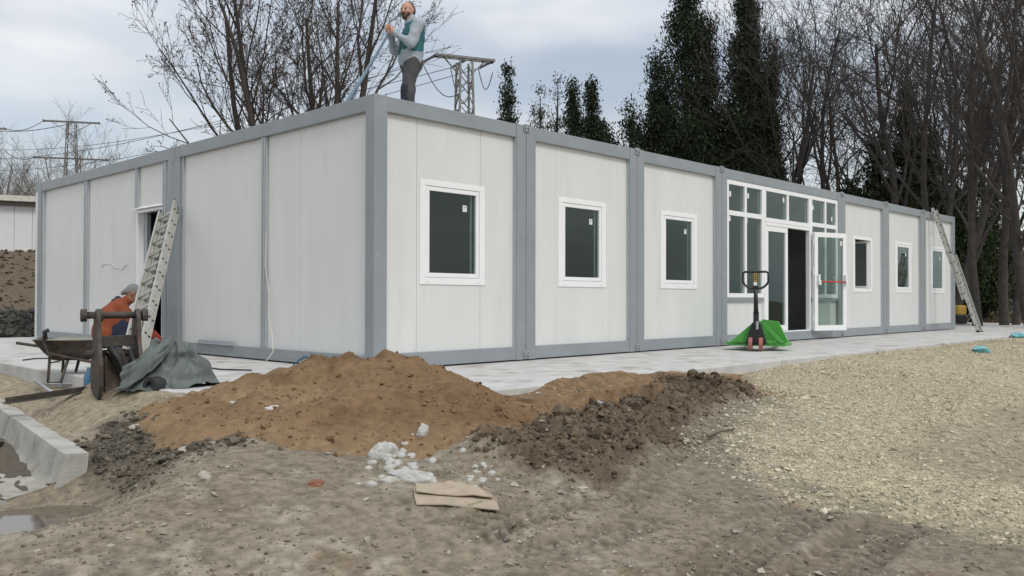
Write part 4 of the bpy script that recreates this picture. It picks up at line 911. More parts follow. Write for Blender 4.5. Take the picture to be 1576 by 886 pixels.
m = MB(); m.tube([hl, ht], [.036, .028], 12); hnd = m.build('handle', M['black'], pt, smooth=True)
lp = []
for k in range(25):
    a = 2*math.pi*k/24; xx = .19*math.sin(a)*(1 if math.cos(a) > -.2 else .55+.45*(1+math.cos(a))/.8); zz = .13*math.cos(a) if math.cos(a) > 0 else .16*math.cos(a)
    lp.append(L3(-.03, max(-.185, min(.185, xx*1.15)), 1.085+max(-.15, min(.10, zz*1.2))))
m = MB(); m.tube(lp, .017, 8, cap=False); m.build('grip_loop', M['black'], hnd, smooth=True)
m = MB(); m.obox(L3(-.035, 0, 1.06), sd, e, UP, .035, .018, .12); yp = m.build('lever_plate', M['black'], hnd, bevel=.006)
m = MB(); m.obox(L3(-.0555, 0, 1.10), sd, e, UP, .026, .001, .062); m.obox(L3(-.0557, 0, 1.005), sd, e, UP, .026, .001, .026, 1)
for zc in (1.135, 1.10, 1.065): m.obox(L3(-.0575, 0, zc), sd, e, UP, .015, .0006, .009, 2)
m.build('yellow_label', [M['yellow'], M['sticker'], M['black']], hnd)

# ------------------------------------------------------------------ left yard clutter; local frame: r to the right in view, f away
def frame(u, dep, z, rot=0.):
    o = at(u, dep, z); c, s = math.cos(rot), math.sin(rot); r = RIGHT*c+FWD*s; f = FWD*c-RIGHT*s; return o, r, f
o, r, f = frame(185, 7.95, -.175, .55)
cp = empty('excavator_coupler', o, 'rusty steel excavator coupler with two side plates standing in front of the ladder', 'excavator part')
def C3(a, b, c): return o+r*a+f*b+UP*c
pl1 = [(-.12, .05), (.18, .03), (.22, .28), (.15, .50), (.07, .82), (-.03, .85), (-.08, .78), (-.11, .55), (-.19, .36), (-.18, .18)]
for k, b in enumerate((-.18, .16)):
    m = MB(); m.prism([C3(-.21 if k == 0 else .13, y_*1.75+b*.25, z_) for y_, z_ in pl1], r*.035); m.build('side_plate', M['rust'], cp, bevel=.008)
m = MB(); m.tube([C3(-.31, .0, .79), C3(.24, .04, .79)], .032, 12); p_ = m.build('pin', M['rust'], cp, smooth=True)
for a in (-.30, -.17, .21): m = MB(); m.tube([C3(a-.025, .0, .79), C3(a+.025, .0, .79)], .058, 12); m.build('collar', M['rust'], p_)
m = MB(); m.bar(C3(-.175, -.04, .55), C3(.13, 0, .56), .03, .10); m.build('tie_bar', M['rust'], cp, bevel=.006)
m = MB(); m.tube([C3(-.27, .05, .44), C3(.13, .05, .44)], .034, 10); m.build('pin', M['rust'], cp, smooth=True)
hp = []
m = MB()
for k in range(9):
    t_ = k/8; hp.append((t_, ))
for k in range(9):
    t0 = -math.pi*.5+math.pi*1.25*k/8
m.prism([C3(-.17, -.02, .02), C3(-.17, .34, .02), C3(-.17, .34, .30), C3(-.17, .22, .42), C3(-.17, .02, .36)], r*.36); m.build('housing', M['rustmud'], cp, bevel=.03)
cy = MB(); cy.lathe(C3(.02, .17, .13), r, [(-.22, 0), (-.22, .14), (-.2, .155), (.26, .155), (.285, .14), (.285, 0)], 20); cy.build('drum', M['rustmud'], cp, autos=40)
m = MB(); m.bar(C3(-.06, -.08, .02), C3(-.06, .0, .42), .05, .14, r); m.build('jaw', M['rustmud'], cp, bevel=.012)
m = MB(); m.prism([C3(-.12, -.10, .46), C3(.02, -.12, .47), C3(.13, -.10, .15), C3(.05, -.12, .13)], f*.12); m.build('hook_plate', M['rust'], cp, bevel=.015)
m = MB(); m.tube([C3(.19, .06, .13), C3(.24, -.20, .055)], [.045, .042], 14); m.tube([C3(.24, -.20, .055), C3(.245, -.215, .05)], [.042, .03], 14); m.build('bare_pin', M['copper'], cp, autos=40)
# hydraulic hose lying over the coupler
tag(MB().tube([C3(-.10, -.16, .50), C3(-.03, -.19, .40), C3(.03, -.19, .25), C3(.08, -.17, .12), C3(.13, -.10, .30), C3(.08, -.05, .47)], .028, 10).build('rubber_hose', M['rubber'], smooth=True), 'short black rubber hose draped inside the rusty coupler', 'hose')
# crumpled tarpaulin
def crumple(name, c, ax, rad, seed, mt, sub=5, folds=16, amp=.22, tri=7.):
    rng = np.random.RandomState(seed); import bmesh
    bm_ = bmesh.new(); bmesh.ops.create_icosphere(bm_, subdivisions=sub, radius=1.0); V = np.array([v.co[:] for v in bm_.verts]); F_ = np.array([[q.index for q in p.verts] for p in bm_.faces]); bm_.free()
    rr = np.full(len(V), 9.)
    for k in range(34):
        nn = rng.normal(0, 1, 3); nn /= np.linalg.norm(nn); cs_ = rng.uniform(.62, 1.0); dt = V@nn; rr = np.minimum(rr, np.where(dt > .05, cs_/np.maximum(dt, .05), 9.))
    d = np.zeros(len(V)); Q = V+.10*np.stack([vnoise(V[:, 0]*3, V[:, 1]*3, V[:, 2]*3, s=seed+q) for q in (1, 2, 3)], 1)
    for k in range(folds):
        nn = rng.normal(0, 1, 3); nn /= np.linalg.norm(nn); fr = rng.uniform(.8, tri); q = (Q@nn)*fr+rng.uniform(0, 1); tw = np.abs((q % 1)-.5)*2; msk = ss(-.1, .4, vnoise(V[:, 0]*1.7+k, V[:, 1]*1.7, V[:, 2]*1.7, s=seed+k))
        d += (np.maximum(tw, .35)-.5)/fr*msk
    V = V*(np.minimum(rr, 1.15)*(1+amp*d*1.6))[:, None]
    V[:, 2] = np.maximum(V[:, 2], -.55)
    W_ = np.asarray(c)+V[:, :1]*ax[0]*rad[0]+V[:, 1:2]*ax[1]*rad[1]+V[:, 2:]*ax[2]*rad[2]
    return W_, F_
o, r, f = frame(262, 7.75, -.045, .2)
tp = empty('tarpaulin', o, 'crumpled grey-green tarpaulin heaped on the slab beside the coupler', 'tarpaulin')
def ridged(x, y, s): return (1-np.abs(vnoise(x, y, s=s))*1.6)
def tarp_mesh(name, P, n, m_):
    idx = np.arange(n*m_).reshape(n, m_); F_ = np.stack([idx[:-1, :-1], idx[1:, :-1], idx[1:, 1:], idx[:-1, 1:]], -1).reshape(-1, 4)
    o_ = np_mesh(name, P.reshape(-1, 3), F_, M['tarp'], tp); sm = o_.modifiers.new('thickness', 'SOLIDIFY'); sm.thickness = .007; return o_
n = 84; A, B2 = np.meshgrid(np.linspace(-1, 1, n), np.linspace(-1, 1, n), indexing='ij')
rad_ = np.maximum(np.abs(A), np.abs(B2)); an_ = np.arctan2(B2, A); rr_ = rad_*(1+.16*vnoise(np.cos(an_)*2.2, np.sin(an_)*2.2, s=5)+.08*vnoise(np.cos(an_)*6, np.sin(an_)*6, s=6))
a_ = rr_*np.cos(an_)*.41; b2_ = rr_*np.sin(an_)*.30
env = .35*np.exp(-(((a_+.10)/.17)**2+(b2_/.17)**2)**1.4)+.26*np.exp(-(((a_-.14)/.16)**2+((b2_)/.18)**2)**1.4)+.10*np.exp(-(((a_-.26)/.16)**2+((b2_+.05)/.18)**2))
ca, sa = math.cos(.6), math.sin(.6); u_ = a_*ca+b2_*sa; v_ = -a_*sa+b2_*ca
wp = .06*vnoise(a_*5, b2_*5, s=8)
fold = .075*ridged((u_+wp)*4, v_*9, 3)+.045*ridged(u_*11, (v_+wp)*6, 4)+.022*ridged(a_*19, b2_*19+wp*8, 7)
hgt = np.clip(env, 0, 1); hh_ = hgt+(fold-.03)*ss(.0, .16, hgt)*(1-ss(.93, 1.0, rad_))+.012*(1+vnoise(a_*25, b2_*25, s=9))
dxa = .035*vnoise(a_*9, b2_*9, hh_*9, s=12); dyb = .045*vnoise(a_*8+4, b2_*8, hh_*11, s=13)
tarp_mesh('folds', o+(a_+dxa)[..., None]*r+(b2_+dyb)[..., None]*f+np.maximum(hh_, .006)[..., None]*UP, n, n)
n1, n2 = 60, 40; S_, T3_ = np.meshgrid(np.linspace(0, 1, n1), np.linspace(0, 1, n2), indexing='ij')
tl = r*.86+UP*.50; dn = -f*.62-UP*.78
rg_ = .030*ridged(S_*2.2+T3_*1.2, T3_*3.2, 21)+.014*ridged(S_*6, T3_*5+S_*2, 22)
wd_ = .20+.06*np.sin(S_*3.0+.3)+.03*vnoise(S_*5, T3_*0, s=23); bulge = .05*np.sin(math.pi*T3_)*np.sin(math.pi*np.clip(S_*1.1, 0, 1))
Pu = o-r*.37+UP*.20-f*.06+(S_*.47)[..., None]*tl+(T3_*wd_)[..., None]*dn+(bulge+rg_)[..., None]*(-f*.8+UP*.5-r*.2)+(.06*S_**2)[..., None]*UP
Pu[..., 2] = np.maximum(Pu[..., 2], o[2]+.02); tarp_mesh('flap', Pu, n1, n2)
n = 28
o2 = at(231, 7.45, -.06); rl = MB(); ax_ = FWD*.93+RIGHT*.36
rl.lathe(o2+UP*.075, ax_, [(0, .042), (0, .075), (.02, .078), (.42, .078), (.42, .042), (0, .042)], 22); ro = rl.build('membrane_roll', M['rubber'], autos=50); tag(ro, 'roll of black membrane under the near end of the tarpaulin', 'roll')
# wheelbarrow
M['clod3'] = mat('wet_mortar', (.24, .235, .19), .9, var=.25, vscale=20, bump=.5, bscale=60)
o, r, f = frame(108, 9.0, -.085, .15)
wb = empty('wheelbarrow', o, 'dirty wheelbarrow full of mortar behind the rusty coupler', 'wheelbarrow')
def W3(a, b, c): return o+r*a+f*b+UP*c
def ring(z, la, lb, wdt, n=28):
    p = []
    for k in range(n):
        a = 2*math.pi*k/n; ca, sa = math.cos(a), math.sin(a); ex = .55
        x = math.copysign(abs(ca)**ex, ca); y_ = math.copysign(abs(sa)**ex, sa); p.append(W3((la if x < 0 else lb)*abs(x)*(-1 if x < 0 else 1), wdt*y_, z))
    return p
rings = [ring(.22, .14, .22, .16), ring(.30, .22, .28, .21), ring(.42, .31, .34, .27), ring(.43, .325, .355, .285), ring(.418, .30, .33, .26), ring(.30, .21, .27, .20)]
m = MB(); n = 28
for q in rings: m.v.extend([tuple(p) for p in q])
for i in range(len(rings)-1):
    for k in range(n): m.f.append((i*n+k, i*n+(k+1) % n, (i+1)*n+(k+1) % n, (i+1)*n+k)); m.m.append(0)
m.f.append(tuple(range(n-1, -1, -1))); m.m.append(0); m.build('tray', M['rust'], wb, smooth=True)
m = MB(); nn_ = 14; rgm = random.Random(3); vs_, fs_ = [W3(0, 0, .45)], []
for j in range(1, 6):
    q = ring(.40, .29, .32, .25)
    for k in range(n): p = W3(0, 0, .40)+(np.array(q[k])-W3(0, 0, .40))*j/5; vs_.append(p+UP*(.045*(1-(j/5)**2)+rgm.uniform(-.012, .012)))
for k in range(n): fs_.append((0, 1+k, 1+(k+1) % n))
for j in range(4):
    for k in range(n): fs_.append((1+j*n+k, 1+(j+1)*n+k, 1+(j+1)*n+(k+1) % n, 1+j*n+(k+1) % n))
m.add(vs_, fs_); ld = m.build('mortar_load', M['clod3'], None, smooth=True); tag(ld, 'grey mortar filling the wheelbarrow tray', 'mortar')
for s in (-1, 1):
    m = MB(); m.tube([W3(-.62, s*.27, .38) if s > 0 else W3(-.15, -.32, .47), W3(-.12, s*.27, .30), W3(.25, s*.12, .20), W3(.5, s*.06, .16)], .016, 8); h_ = m.build('handle_tube', M['rust'], wb, smooth=True)
    m = MB(); m.tube([W3(-.12, s*.2, .30), W3(-.14, s*.19, .0), W3(-.02, s*.19, .0), W3(.05, s*.17, .26)], .015, 8); m.build('leg', M['rust'], wb, smooth=True)
m = MB(); m.tube([W3(-.12, -.325, .44), W3(-.125, -.33, .52), W3(-.09, -.335, .535)], .022, 8); m.build('grip', M['rubber'], wb, smooth=True)
m = MB(); m.lathe(W3(.47, -.04, .17), f, [(0, .10), (0, .15), (.02, .17), (.06, .17), (.08, .15), (.08, .10), (0, .10)], 20); m.build('wheel', M['rubber'], wb, autos=50)
# bottle
o, r, f = frame(137, 8.3, -.155)
bt = empty('water_bottle', o, 'blue plastic water bottle standing beside the coupler', 'bottle')
pr = [(0, .0), (0, .038), (.01, .042), (.06, .042)]+[(.06+.012*k, .042-.003*(k % 2)) for k in range(1, 9)]+[(.175, .042), (.205, .03), (.225, .016), (.245, .015)]
m = MB(); m.lathe(o+UP*.0, UP, pr, 20); m.build('bottle_body', M['bottle'], bt, smooth=True); m = MB(); m.lathe(o+UP*.243, UP, [(0, .017), (.02, .017), (.02, 0)], 14); m.build('cap', M['bluehose'], bt, autos=40)
# steel section, rod, mesh
a, b = at(10, 7.45, -.15), at(158, 8.35, -.135); a[2] = -.17+.0; m = MB(); m.bar(a+UP*.035, b+UP*.03, .09, .008); m.bar(a+UP*.06, b+UP*.055, .012, .05); tag(m.build('steel_beam', M['rust'], bevel=.003), 'long rusty steel angle lying from the concrete channel to the coupler', 'steel beam')
tag(MB().tube([at(85, 8.15, -.13), at(56, 9.1, -.10)], .018, 8).build('steel_rod', M['zinc'], smooth=True), 'short pale steel rod lying near the wheelbarrow', 'rod')
m = MB(); o, r, f = frame(108, 8.95, -.135, .1)
for k in range(9): m.tube([o+r*(-.16+.04*k)-f*.1+UP*.02, o+r*(-.16+.04*k)+f*.1+UP*.03], .005, 5)
for k in range(6): m.tube([o-r*.17+f*(-.1+.04*k)+UP*.028, o+r*.17+f*(-.1+.04*k)+UP*.03], .005, 5)
tag(m.build('mesh_offcut', M['zinc']), 'small offcut of steel mesh under the wheelbarrow', 'mesh')
# concrete channel segments
def channel(y0, y1, label):
    g = lambda y: (-3.43+.145*(y+1.4), y)
    c = empty('drain_channel', (g(y0)[0]-.37, y0, -.62), label, 'channel', 'precast drain channel pieces')
    prof = [(0, -.30), (-.15, -.292), (-.165, -.36), (-.185, -.46), (-.235, -.54), (-.31, -.575), (-.43, -.575), (-.52, -.54), (-.58, -.46), (-.605, -.36), (-.625, -.292), (-.74, -.30)]
    prof += [(-.735, -.37), (-.72, -.48), (-.66, -.60), (-.55, -.67), (-.43, -.69), (-.31, -.69), (-.19, -.67), (-.08, -.60), (-.02, -.48), (-.005, -.37)]
    m = MB(); n = len(prof); ys = np.linspace(y0, y1, 10)
    for y_ in ys:
        X0 = g(y_)[0]
        for x_, z_ in prof: m.v.append((X0+x_+float(vnoise(np.array(x_*9), np.array(y_*6), s=3))*.006, float(y_), z_+.03+float(vnoise(np.array(x_*7+5), np.array(y_*5), s=4))*.006))
    for i in range(len(ys)-1):
        for k in range(n): m.f.append((i*n+k, (i+1)*n+k, (i+1)*n+(k+1) % n, i*n+(k+1) % n)); m.m.append(0)
    for base, rev in ((0, False), ((len(ys)-1)*n, True)):
        loop = [(0, 1, 2, 21), (21, 2, 3, 20), (20, 3, 4, 19), (19, 4, 5, 18), (18, 5, 6, 17), (17, 6, 7, 16), (16, 7, 8, 15), (15, 8, 9, 14), (14, 9, 13), (13, 9, 10, 12), (12, 10, 11)]
        for q in loop:
            q = tuple(base+w_ for w_ in q); m.f.append(q[::-1] if rev else q); m.m.append(0)
    m.build('channel_body', M['precast'], c, autos=35)
    md = MB(); vs_, fs_ = [], []; yy = np.linspace(y0+.05, y1-.02, 24); xx = np.linspace(-.53, -.21, 12)
    for y_ in yy:
        for x_ in xx: vs_.append((g(y_)[0]+x_, y_, -.525+.05*((x_+.37)/.16)**2+.02*float(fbm(np.array(x_*12), np.array(y_*7), s=6))+.03*math.sin(y_*2)))
    for i in range(23):
        for k in range(11): fs_.append((i*12+k, i*12+k+1, (i+1)*12+k+1, (i+1)*12+k))
    md.add(vs_, fs_); md.build('silt', M['clod2'], c, smooth=True)
channel(-1.42, .62, 'near precast concrete channel piece with open end by the puddle')
channel(.66, 2.7, 'second precast concrete channel piece running out at the left edge')
# cardboard
def onto(x, y, dz=0):
    b_ = float(zt(np.array(x), np.array(y))); s_ = float(sand_h(np.array(x), np.array(y))); return (x, y, max(b_, s_)+dz)
def hit(u, v):
    d = FWD+RIGHT*(u-788)/1333.7; d[2] = -(v-460)/1333.7
    ts = np.arange(3, 12, .02)[:, None]; P = CAM+d*ts; zz = np.maximum(zt(P[:, 0], P[:, 1]), sand_h(P[:, 0], P[:, 1])); return P[np.argmax(P[:, 2] < zz)]
CB = [hit(642, 780), hit(769, 790), hit(650, 754), hit(705, 772)]
cb = empty('cardboard_sheet', CB[3], 'torn brown cardboard sheet lying flat on the mud in the foreground', 'cardboard')
ex = CB[1]-CB[0]; ex[2] = 0; CL = np.linalg.norm(ex)/.575; ex /= np.linalg.norm(ex); ey = CB[2]-CB[0]; ey[2] = 0; ey -= ex*(ey@ex); ey /= np.linalg.norm(ey); oc = CB[0]
rcb = random.Random(8)
def sheet(outl, z0, th_, lift):
    pts = []
    for a, b in outl:
        p = oc+ex*a*CL+ey*b*CL; zz = float(zt(p[0], p[1], False)); pts.append((p[0], p[1], zz+.022+z0+lift(a, b)))
    n = len(pts); c_ = np.mean(pts, 0); m = MB(); vs_ = [tuple(c_)]+pts+[(c_[0], c_[1], c_[2]-th_)]+[(x_, y_, z_-th_) for x_, y_, z_ in pts]
    m.add(vs_, [(0, i+1, (i+1) % n+1) for i in range(n)]+[(n+1, n+2+(i+1) % n, n+2+i) for i in range(n)]+[(i+1, n+2+i, n+2+(i+1) % n, (i+1) % n+1) for i in range(n)]); return m
low = [(0, 0)]+[(.1*k, rcb.uniform(-.006, .006)) for k in range(1, 6)]+[(.575, -.01), (.58, .13)]+[(.56-.06*k, .22+rcb.uniform(-.02, .03)) for k in range(4)]+[(.30, .36), (.24, .37)]+[(.18-.06*k, .33+rcb.uniform(-.015, .01)) for k in range(3)]+[(.0, .30), (-.005, .15)]
sheet(low, 0, .007, lambda a, b: .005*math.sin(a*9)+.006*b).build('layer', M['card'], cb)
up_ = [(.01, .17), (.15, .165), (.3, .16), (.42, .165), (.46, .15), (.56, .155), (.55, .24), (.50, .27), (.47, .33), (.40, .36), (.36, .385), (.31, .37), (.27, .40), (.22, .37), (.1, .35), (.02, .33)]
sheet(up_, .012, .006, lambda a, b: .004+.03*max(0, b-.15)+.006*math.sin(a*14+b*9)).build('torn_layer', M['card'], cb)
# concrete lumps at the foot of the sand
def lump(p, rad, seed, label, mt='mortar', group='pale concrete lumps at the foot of the sand heap', cat='concrete lump', sq=(1, 1, .7), name='concrete_lump'):
    import bmesh
    bm_ = bmesh.new(); bmesh.ops.create_icosphere(bm_, subdivisions=4 if rad > .039 else 2, radius=1.0); V = np.array([v.co[:] for v in bm_.verts]); F_ = np.array([[q.index for q in t.verts] for t in bm_.faces]); bm_.free()
    d = 1+.35*fbm(V[:, 0]*1.3+seed, V[:, 1]*1.3, V[:, 2]*1.3, o=2, s=seed)+.16*np.abs(fbm(V[:, 0]*4, V[:, 1]*4, V[:, 2]*4+seed, o=3, s=seed+3)); V = V*d[:, None]*rad*np.array(sq)
    a = seed*1.7; V = np.stack([V[:, 0]*math.cos(a)-V[:, 1]*math.sin(a), V[:, 0]*math.sin(a)+V[:, 1]*math.cos(a), V[:, 2]], 1)
    o_ = np_mesh(name, V, F_, M[mt]); o_.location = tuple(map(float, p)); return tag(o_, label, cat, group)
lump(hit(632, 735), .105, 3, 'largest flat pale concrete lump just behind the cardboard', sq=(1.3, .8, .45))
lump(hit(590, 702), .08, 5, 'upright pale concrete lump at the front foot of the sand heap', sq=(1, .8, .95))
lump(hit(651, 668), .055, 7, 'pale greenish lump halfway up the right flank of the sand heap', sq=(.75, .7, 1.2))
lump(hit(598, 740), .05, 9, 'small pale concrete lump left of the largest lump', sq=(1.2, .8, .6))
rl_ = random.Random(6)
for k in range(30):
    p_ = hit(612+rl_.gauss(0, 26), 715+rl_.gauss(0, 18)); lump(p_, rl_.uniform(.012, .038), 20+k, 'small pale concrete crumb scattered at the foot of the sand heap', group='pale concrete crumbs')
for k in range(16):
    p_ = hit(745+rl_.gauss(0, 22), 725+rl_.gauss(0, 14)); lump(p_, rl_.uniform(.012, .03), 60+k, 'small pale crumb lying on the left end of the dark soil ridge', group='pale crumbs on the soil ridge')
M['brick'] = mat('brick_red', (.22, .10, .06), .9, var=.2)
lump(hit(486, 746), .042, 91, 'reddish brick fragment alone on the mud left of the cardboard', 'brick', None, 'brick fragment', name='brick_fragment')
lump(hit(208, 659), .04, 92, 'pale round stone on the left foot of the sand heap', 'pebble', None, 'stone', name='stone')
lump(hit(288, 694), .06, 93, 'flat grey stone half buried at the front foot of the sand heap', 'pebble', None, 'stone', sq=(1.6, .8, .4), name='stone')
lump(hit(52, 788), .035, 94, 'round pale stone lying in the puddle', 'pebble', None, 'stone', name='stone')
lump(hit(318, 735), .05, 95, 'grey stone on the mud right of the puddle rubble', 'pebble', None, 'stone', sq=(1.5, .7, .6), name='stone')
# bits by the trench
m = MB(); q = np.array([.12, -1.86-.34, -.10]); m.lathe(q, (-.4, -.9, .05), [(0, .028), (.13, .028), (.13, .036), (.16, .036), (.16, .024), (.02, .024)], 16); tag(m.build('pipe_stub', M['pipe'], autos=40), 'short grey pipe stub sticking out under the slab edge', 'pipe')
x_, y_ = .42, -2.72; zb_ = float(zt(np.array(x_), np.array(y_)))
m = MB(); prf = [(-.03, 0), (.02, .0), (.05, .12), (.075, .2), (.045, .25), (0, .27), (-.02, .2), (-.025, .1)]
m.prism([np.array([x_, y_, zb_-.03])+RIGHT*a+UP*b*1.0+FWD*.15*b for a, b in prf], FWD*.02+RIGHT*.012); tag(m.build('plastic_scrap', M['stake'], bevel=.006), 'grey-blue plastic scrap standing upright in the trench', 'plastic scrap')
for x_, y_, sc, ang, lb in ((1.75, -2.95, .22, .3, 'pale broken stick lying on the dark soil ridge'), (2.6, -2.75, .35, 1.2, 'splintered wooden stick at the right end of the soil ridge'), (.6, -3.85, .5, .1, 'thin dark root lying on the mud in front of the soil ridge')):
    z_ = float(zt(np.array(x_), np.array(y_))); d_ = np.array([math.cos(ang), math.sin(ang), .15 if sc < .4 else 0]); p_ = np.array([x_, y_, z_+.02])
    tag(MB().tube([p_-d_*sc/2, p_+np.array([0, .02, .01]), p_+d_*sc/2], [.012, .011, .006], 6).build('stick', M['twig'], smooth=True), lb, 'stick')
for (x_, y_, rd, lb) in ((9.9, -3.2, .16, 'crumpled turquoise plastic bag on the gravel'), (15.4, -2.45, .22, 'flattened turquoise plastic sheet at the slab edge near the right picture edge')):
    p_ = np.array([x_, y_, float(zt(np.array(x_), np.array(y_)))+.03]); w1, f1 = crumple('x', p_, (RIGHT, FWD, UP), (rd, rd*.8, rd*.42), int(x_*7), 'cyan', sub=4, folds=12, amp=.35, tri=5.)
    tag(np_mesh('plastic_bag', w1, f1, M['cyan'], smooth=False), lb, 'plastic bag')
# yellow machine and stuff behind the right-hand end
o, r, f = frame(1477, 27.0, -.05); ym = empty('plate_compactor', o, 'small yellow site machine half hidden behind the right end of the building', 'machine')
m = MB(); m.obox(o+UP*.50, r, f, UP, .15, .15, .15); m.build('engine_cover', M['yellow'], ym, bevel=.05); m = MB(); m.obox(o+UP*.22, r, f, UP, .15, .15, .14); m.build('engine', M['black'], ym, bevel=.02)
m = MB(); m.obox(o+UP*.04, r, f, UP, .3, .2, .03); m.build('base_plate', M['steel'], ym, bevel=.015); m = MB(); m.tube([o+r*.15+f*.1+UP*.1, o+r*.6+f*.1+UP*.75], .018, 6); m.tube([o+r*.15-f*.1+UP*.1, o+r*.6-f*.1+UP*.75, o+r*.6+f*.1+UP*.75], .018, 6); m.build('handle', M['steel'], ym)
# ------------------------------------------------------------------ people: one continuous surface each, grown from a blended distance field
def surf_net(A, o, h):
    S = A < 0; nx, ny, nz = A.shape
    cnt = np.zeros((nx-1, ny-1, nz-1)); acc = np.zeros((nx-1, ny-1, nz-1, 3))
    cr_ = [(a, b, c) for a in (0, 1) for b in (0, 1) for c in (0, 1)]
    sl_ = lambda a, b, c: (slice(a, nx-1+a), slice(b, ny-1+b), slice(c, nz-1+c))
    for p in cr_:
        for ax in range(3):
            if p[ax]: continue
            q = list(p); q[ax] = 1; va, vb = A[sl_(*p)], A[sl_(*q)]; k = (va < 0) != (vb < 0); t = np.where(k, va/(va-vb+1e-12), 0)
            for d in range(3): acc[..., d] += np.where(k, p[d]+(t if d == ax else 0), 0)
            cnt += k
    act = cnt > 0; ids = np.full(act.shape, -1); ids[act] = np.arange(act.sum()); I = np.argwhere(act); V = (I+acc[act]/cnt[act][:, None])*h+o
    F_ = []
    for ax in range(3):
        a2, a3 = [(1, 2), (2, 0), (0, 1)][ax]; n = [slice(None)]*3; n[ax] = slice(0, -1); m_ = [slice(None)]*3; m_[ax] = slice(1, None)
        k = S[tuple(n)] != S[tuple(m_)]; J = np.argwhere(k); J = J[(J[:, a2] > 0) & (J[:, a3] > 0)]
        J = J[(J[:, 0] < nx-1) & (J[:, 1] < ny-1) & (J[:, 2] < nz-1)]
        ins = S[J[:, 0], J[:, 1], J[:, 2]]; e2 = np.eye(3, dtype=int)[a2]; e3 = np.eye(3, dtype=int)[a3]
        g = lambda Q: ids[Q[:, 0], Q[:, 1], Q[:, 2]]
        q = np.stack([g(J), g(J-e2), g(J-e2-e3), g(J-e3)], 1); q = np.where(ins[:, None], q, q[:, ::-1]); F_.append(q[(q >= 0).all(1)])
    return V, np.concatenate(F_)
def field(prims, h, noise=None):
    """prims: (label, a, b, ra, rb, blend) round cones in local metres"""
    P = np.array([p for q in prims for p in (q[1], q[2])], float); lo = P.min(0)-.22; hi = P.max(0)+.22
    N = np.ceil((hi-lo)/h).astype(int)+1; A = np.full(N, 1.0, np.float32); Lb = np.zeros(N, np.int8); Bd = np.full(N, 9.0, np.float32)
    for lab, a, b, ra, rb, k in prims:
        a, b = np.array(a, float), np.array(b, float); mr = max(ra, rb)+k+3*h
        i0 = np.maximum(((np.minimum(a, b)-mr-lo)/h).astype(int), 0); i1 = np.minimum(((np.maximum(a, b)+mr-lo)/h).astype(int)+2, N)
        s = tuple(slice(x, y) for x, y in zip(i0, i1)); gr = np.meshgrid(*[lo[d]+h*np.arange(i0[d], i1[d]) for d in range(3)], indexing='ij')
        ba = b-a; L2 = ba@ba+1e-9; pa = [gr[d]-a[d] for d in range(3)]; t = np.clip((pa[0]*ba[0]+pa[1]*ba[1]+pa[2]*ba[2])/L2, 0, 1)
        d = np.sqrt(sum((pa[j]-t*ba[j])**2 for j in range(3)))-(ra+(rb-ra)*t)
        if noise is not None and lab in noise:
            am, fr = noise[lab]; d = d+am*fbm(gr[0]*fr, gr[1]*fr, gr[2]*fr*.8, o=2, s=lab)
        o_ = A[s]; hh = np.maximum(k-np.abs(o_-d), 0)/k; A[s] = np.minimum(o_, d)-hh*hh*k*.25
        c = d < Bd[s]; Lb[s] = np.where(c, lab, Lb[s]); Bd[s] = np.minimum(Bd[s], d)
    return A, Lb, lo
def grow_body(name, prims, mats, root, T_, h=.0075, noise=None):
    A, Lb, lo = field(prims, h, noise); V, F_ = surf_net(A, lo, h)
    c = V[F_].mean(1); ii = np.clip(np.round((c-lo)/h).astype(int), 0, np.array(A.shape)-1); lab = Lb[ii[:, 0], ii[:, 1], ii[:, 2]]
    o_ = np_mesh(name, T_(V), F_, mats, root); o_.data.polygons.foreach_set('material_index', lab.astype(np.int32)); o_.data.update(); return o_
def hand(lab, wrist, palm_dir, side, curl_to, k=.010):
    """palm plus four bent fingers and a thumb leaving the side of the palm"""
    w = np.array(wrist, float); p = np.array(palm_dir, float); p /= np.linalg.norm(p); s = np.array(side, float); s -= p*(s@p); s /= np.linalg.norm(s); c = np.array(curl_to, float); c -= p*(c@p); c -= s*(c@s); c /= np.linalg.norm(c)
    out = [(lab, w, w+p*.04, .026, .03, .02), (lab, w+p*.03+s*.022, w+p*.075+s*.026, .018, .016, .016), (lab, w+p*.03-s*.022, w+p*.07-s*.026, .018, .015, .016)]
    for j, (off, L) in enumerate(((.033, .072), (.011, .082), (-.011, .076), (-.033, .058))):
        a = w+p*.08+s*off; b = a+p*L*.42+c*L*.16; d = b+p*L*.10+c*L*.36; e_ = d-p*L*.14+c*L*.18
        out += [(lab, a, b, .0098, .009, k), (lab, b, d, .009, .0085, k), (lab, d, e_, .0085, .0075, k)]
    a = w+p*.025+s*.03; b = a+p*.035+s*.025+c*.02; d = b+p*.028+c*.022; out += [(lab, a, b, .013, .011, .012), (lab, b, d, .011, .009, k)]
    return out
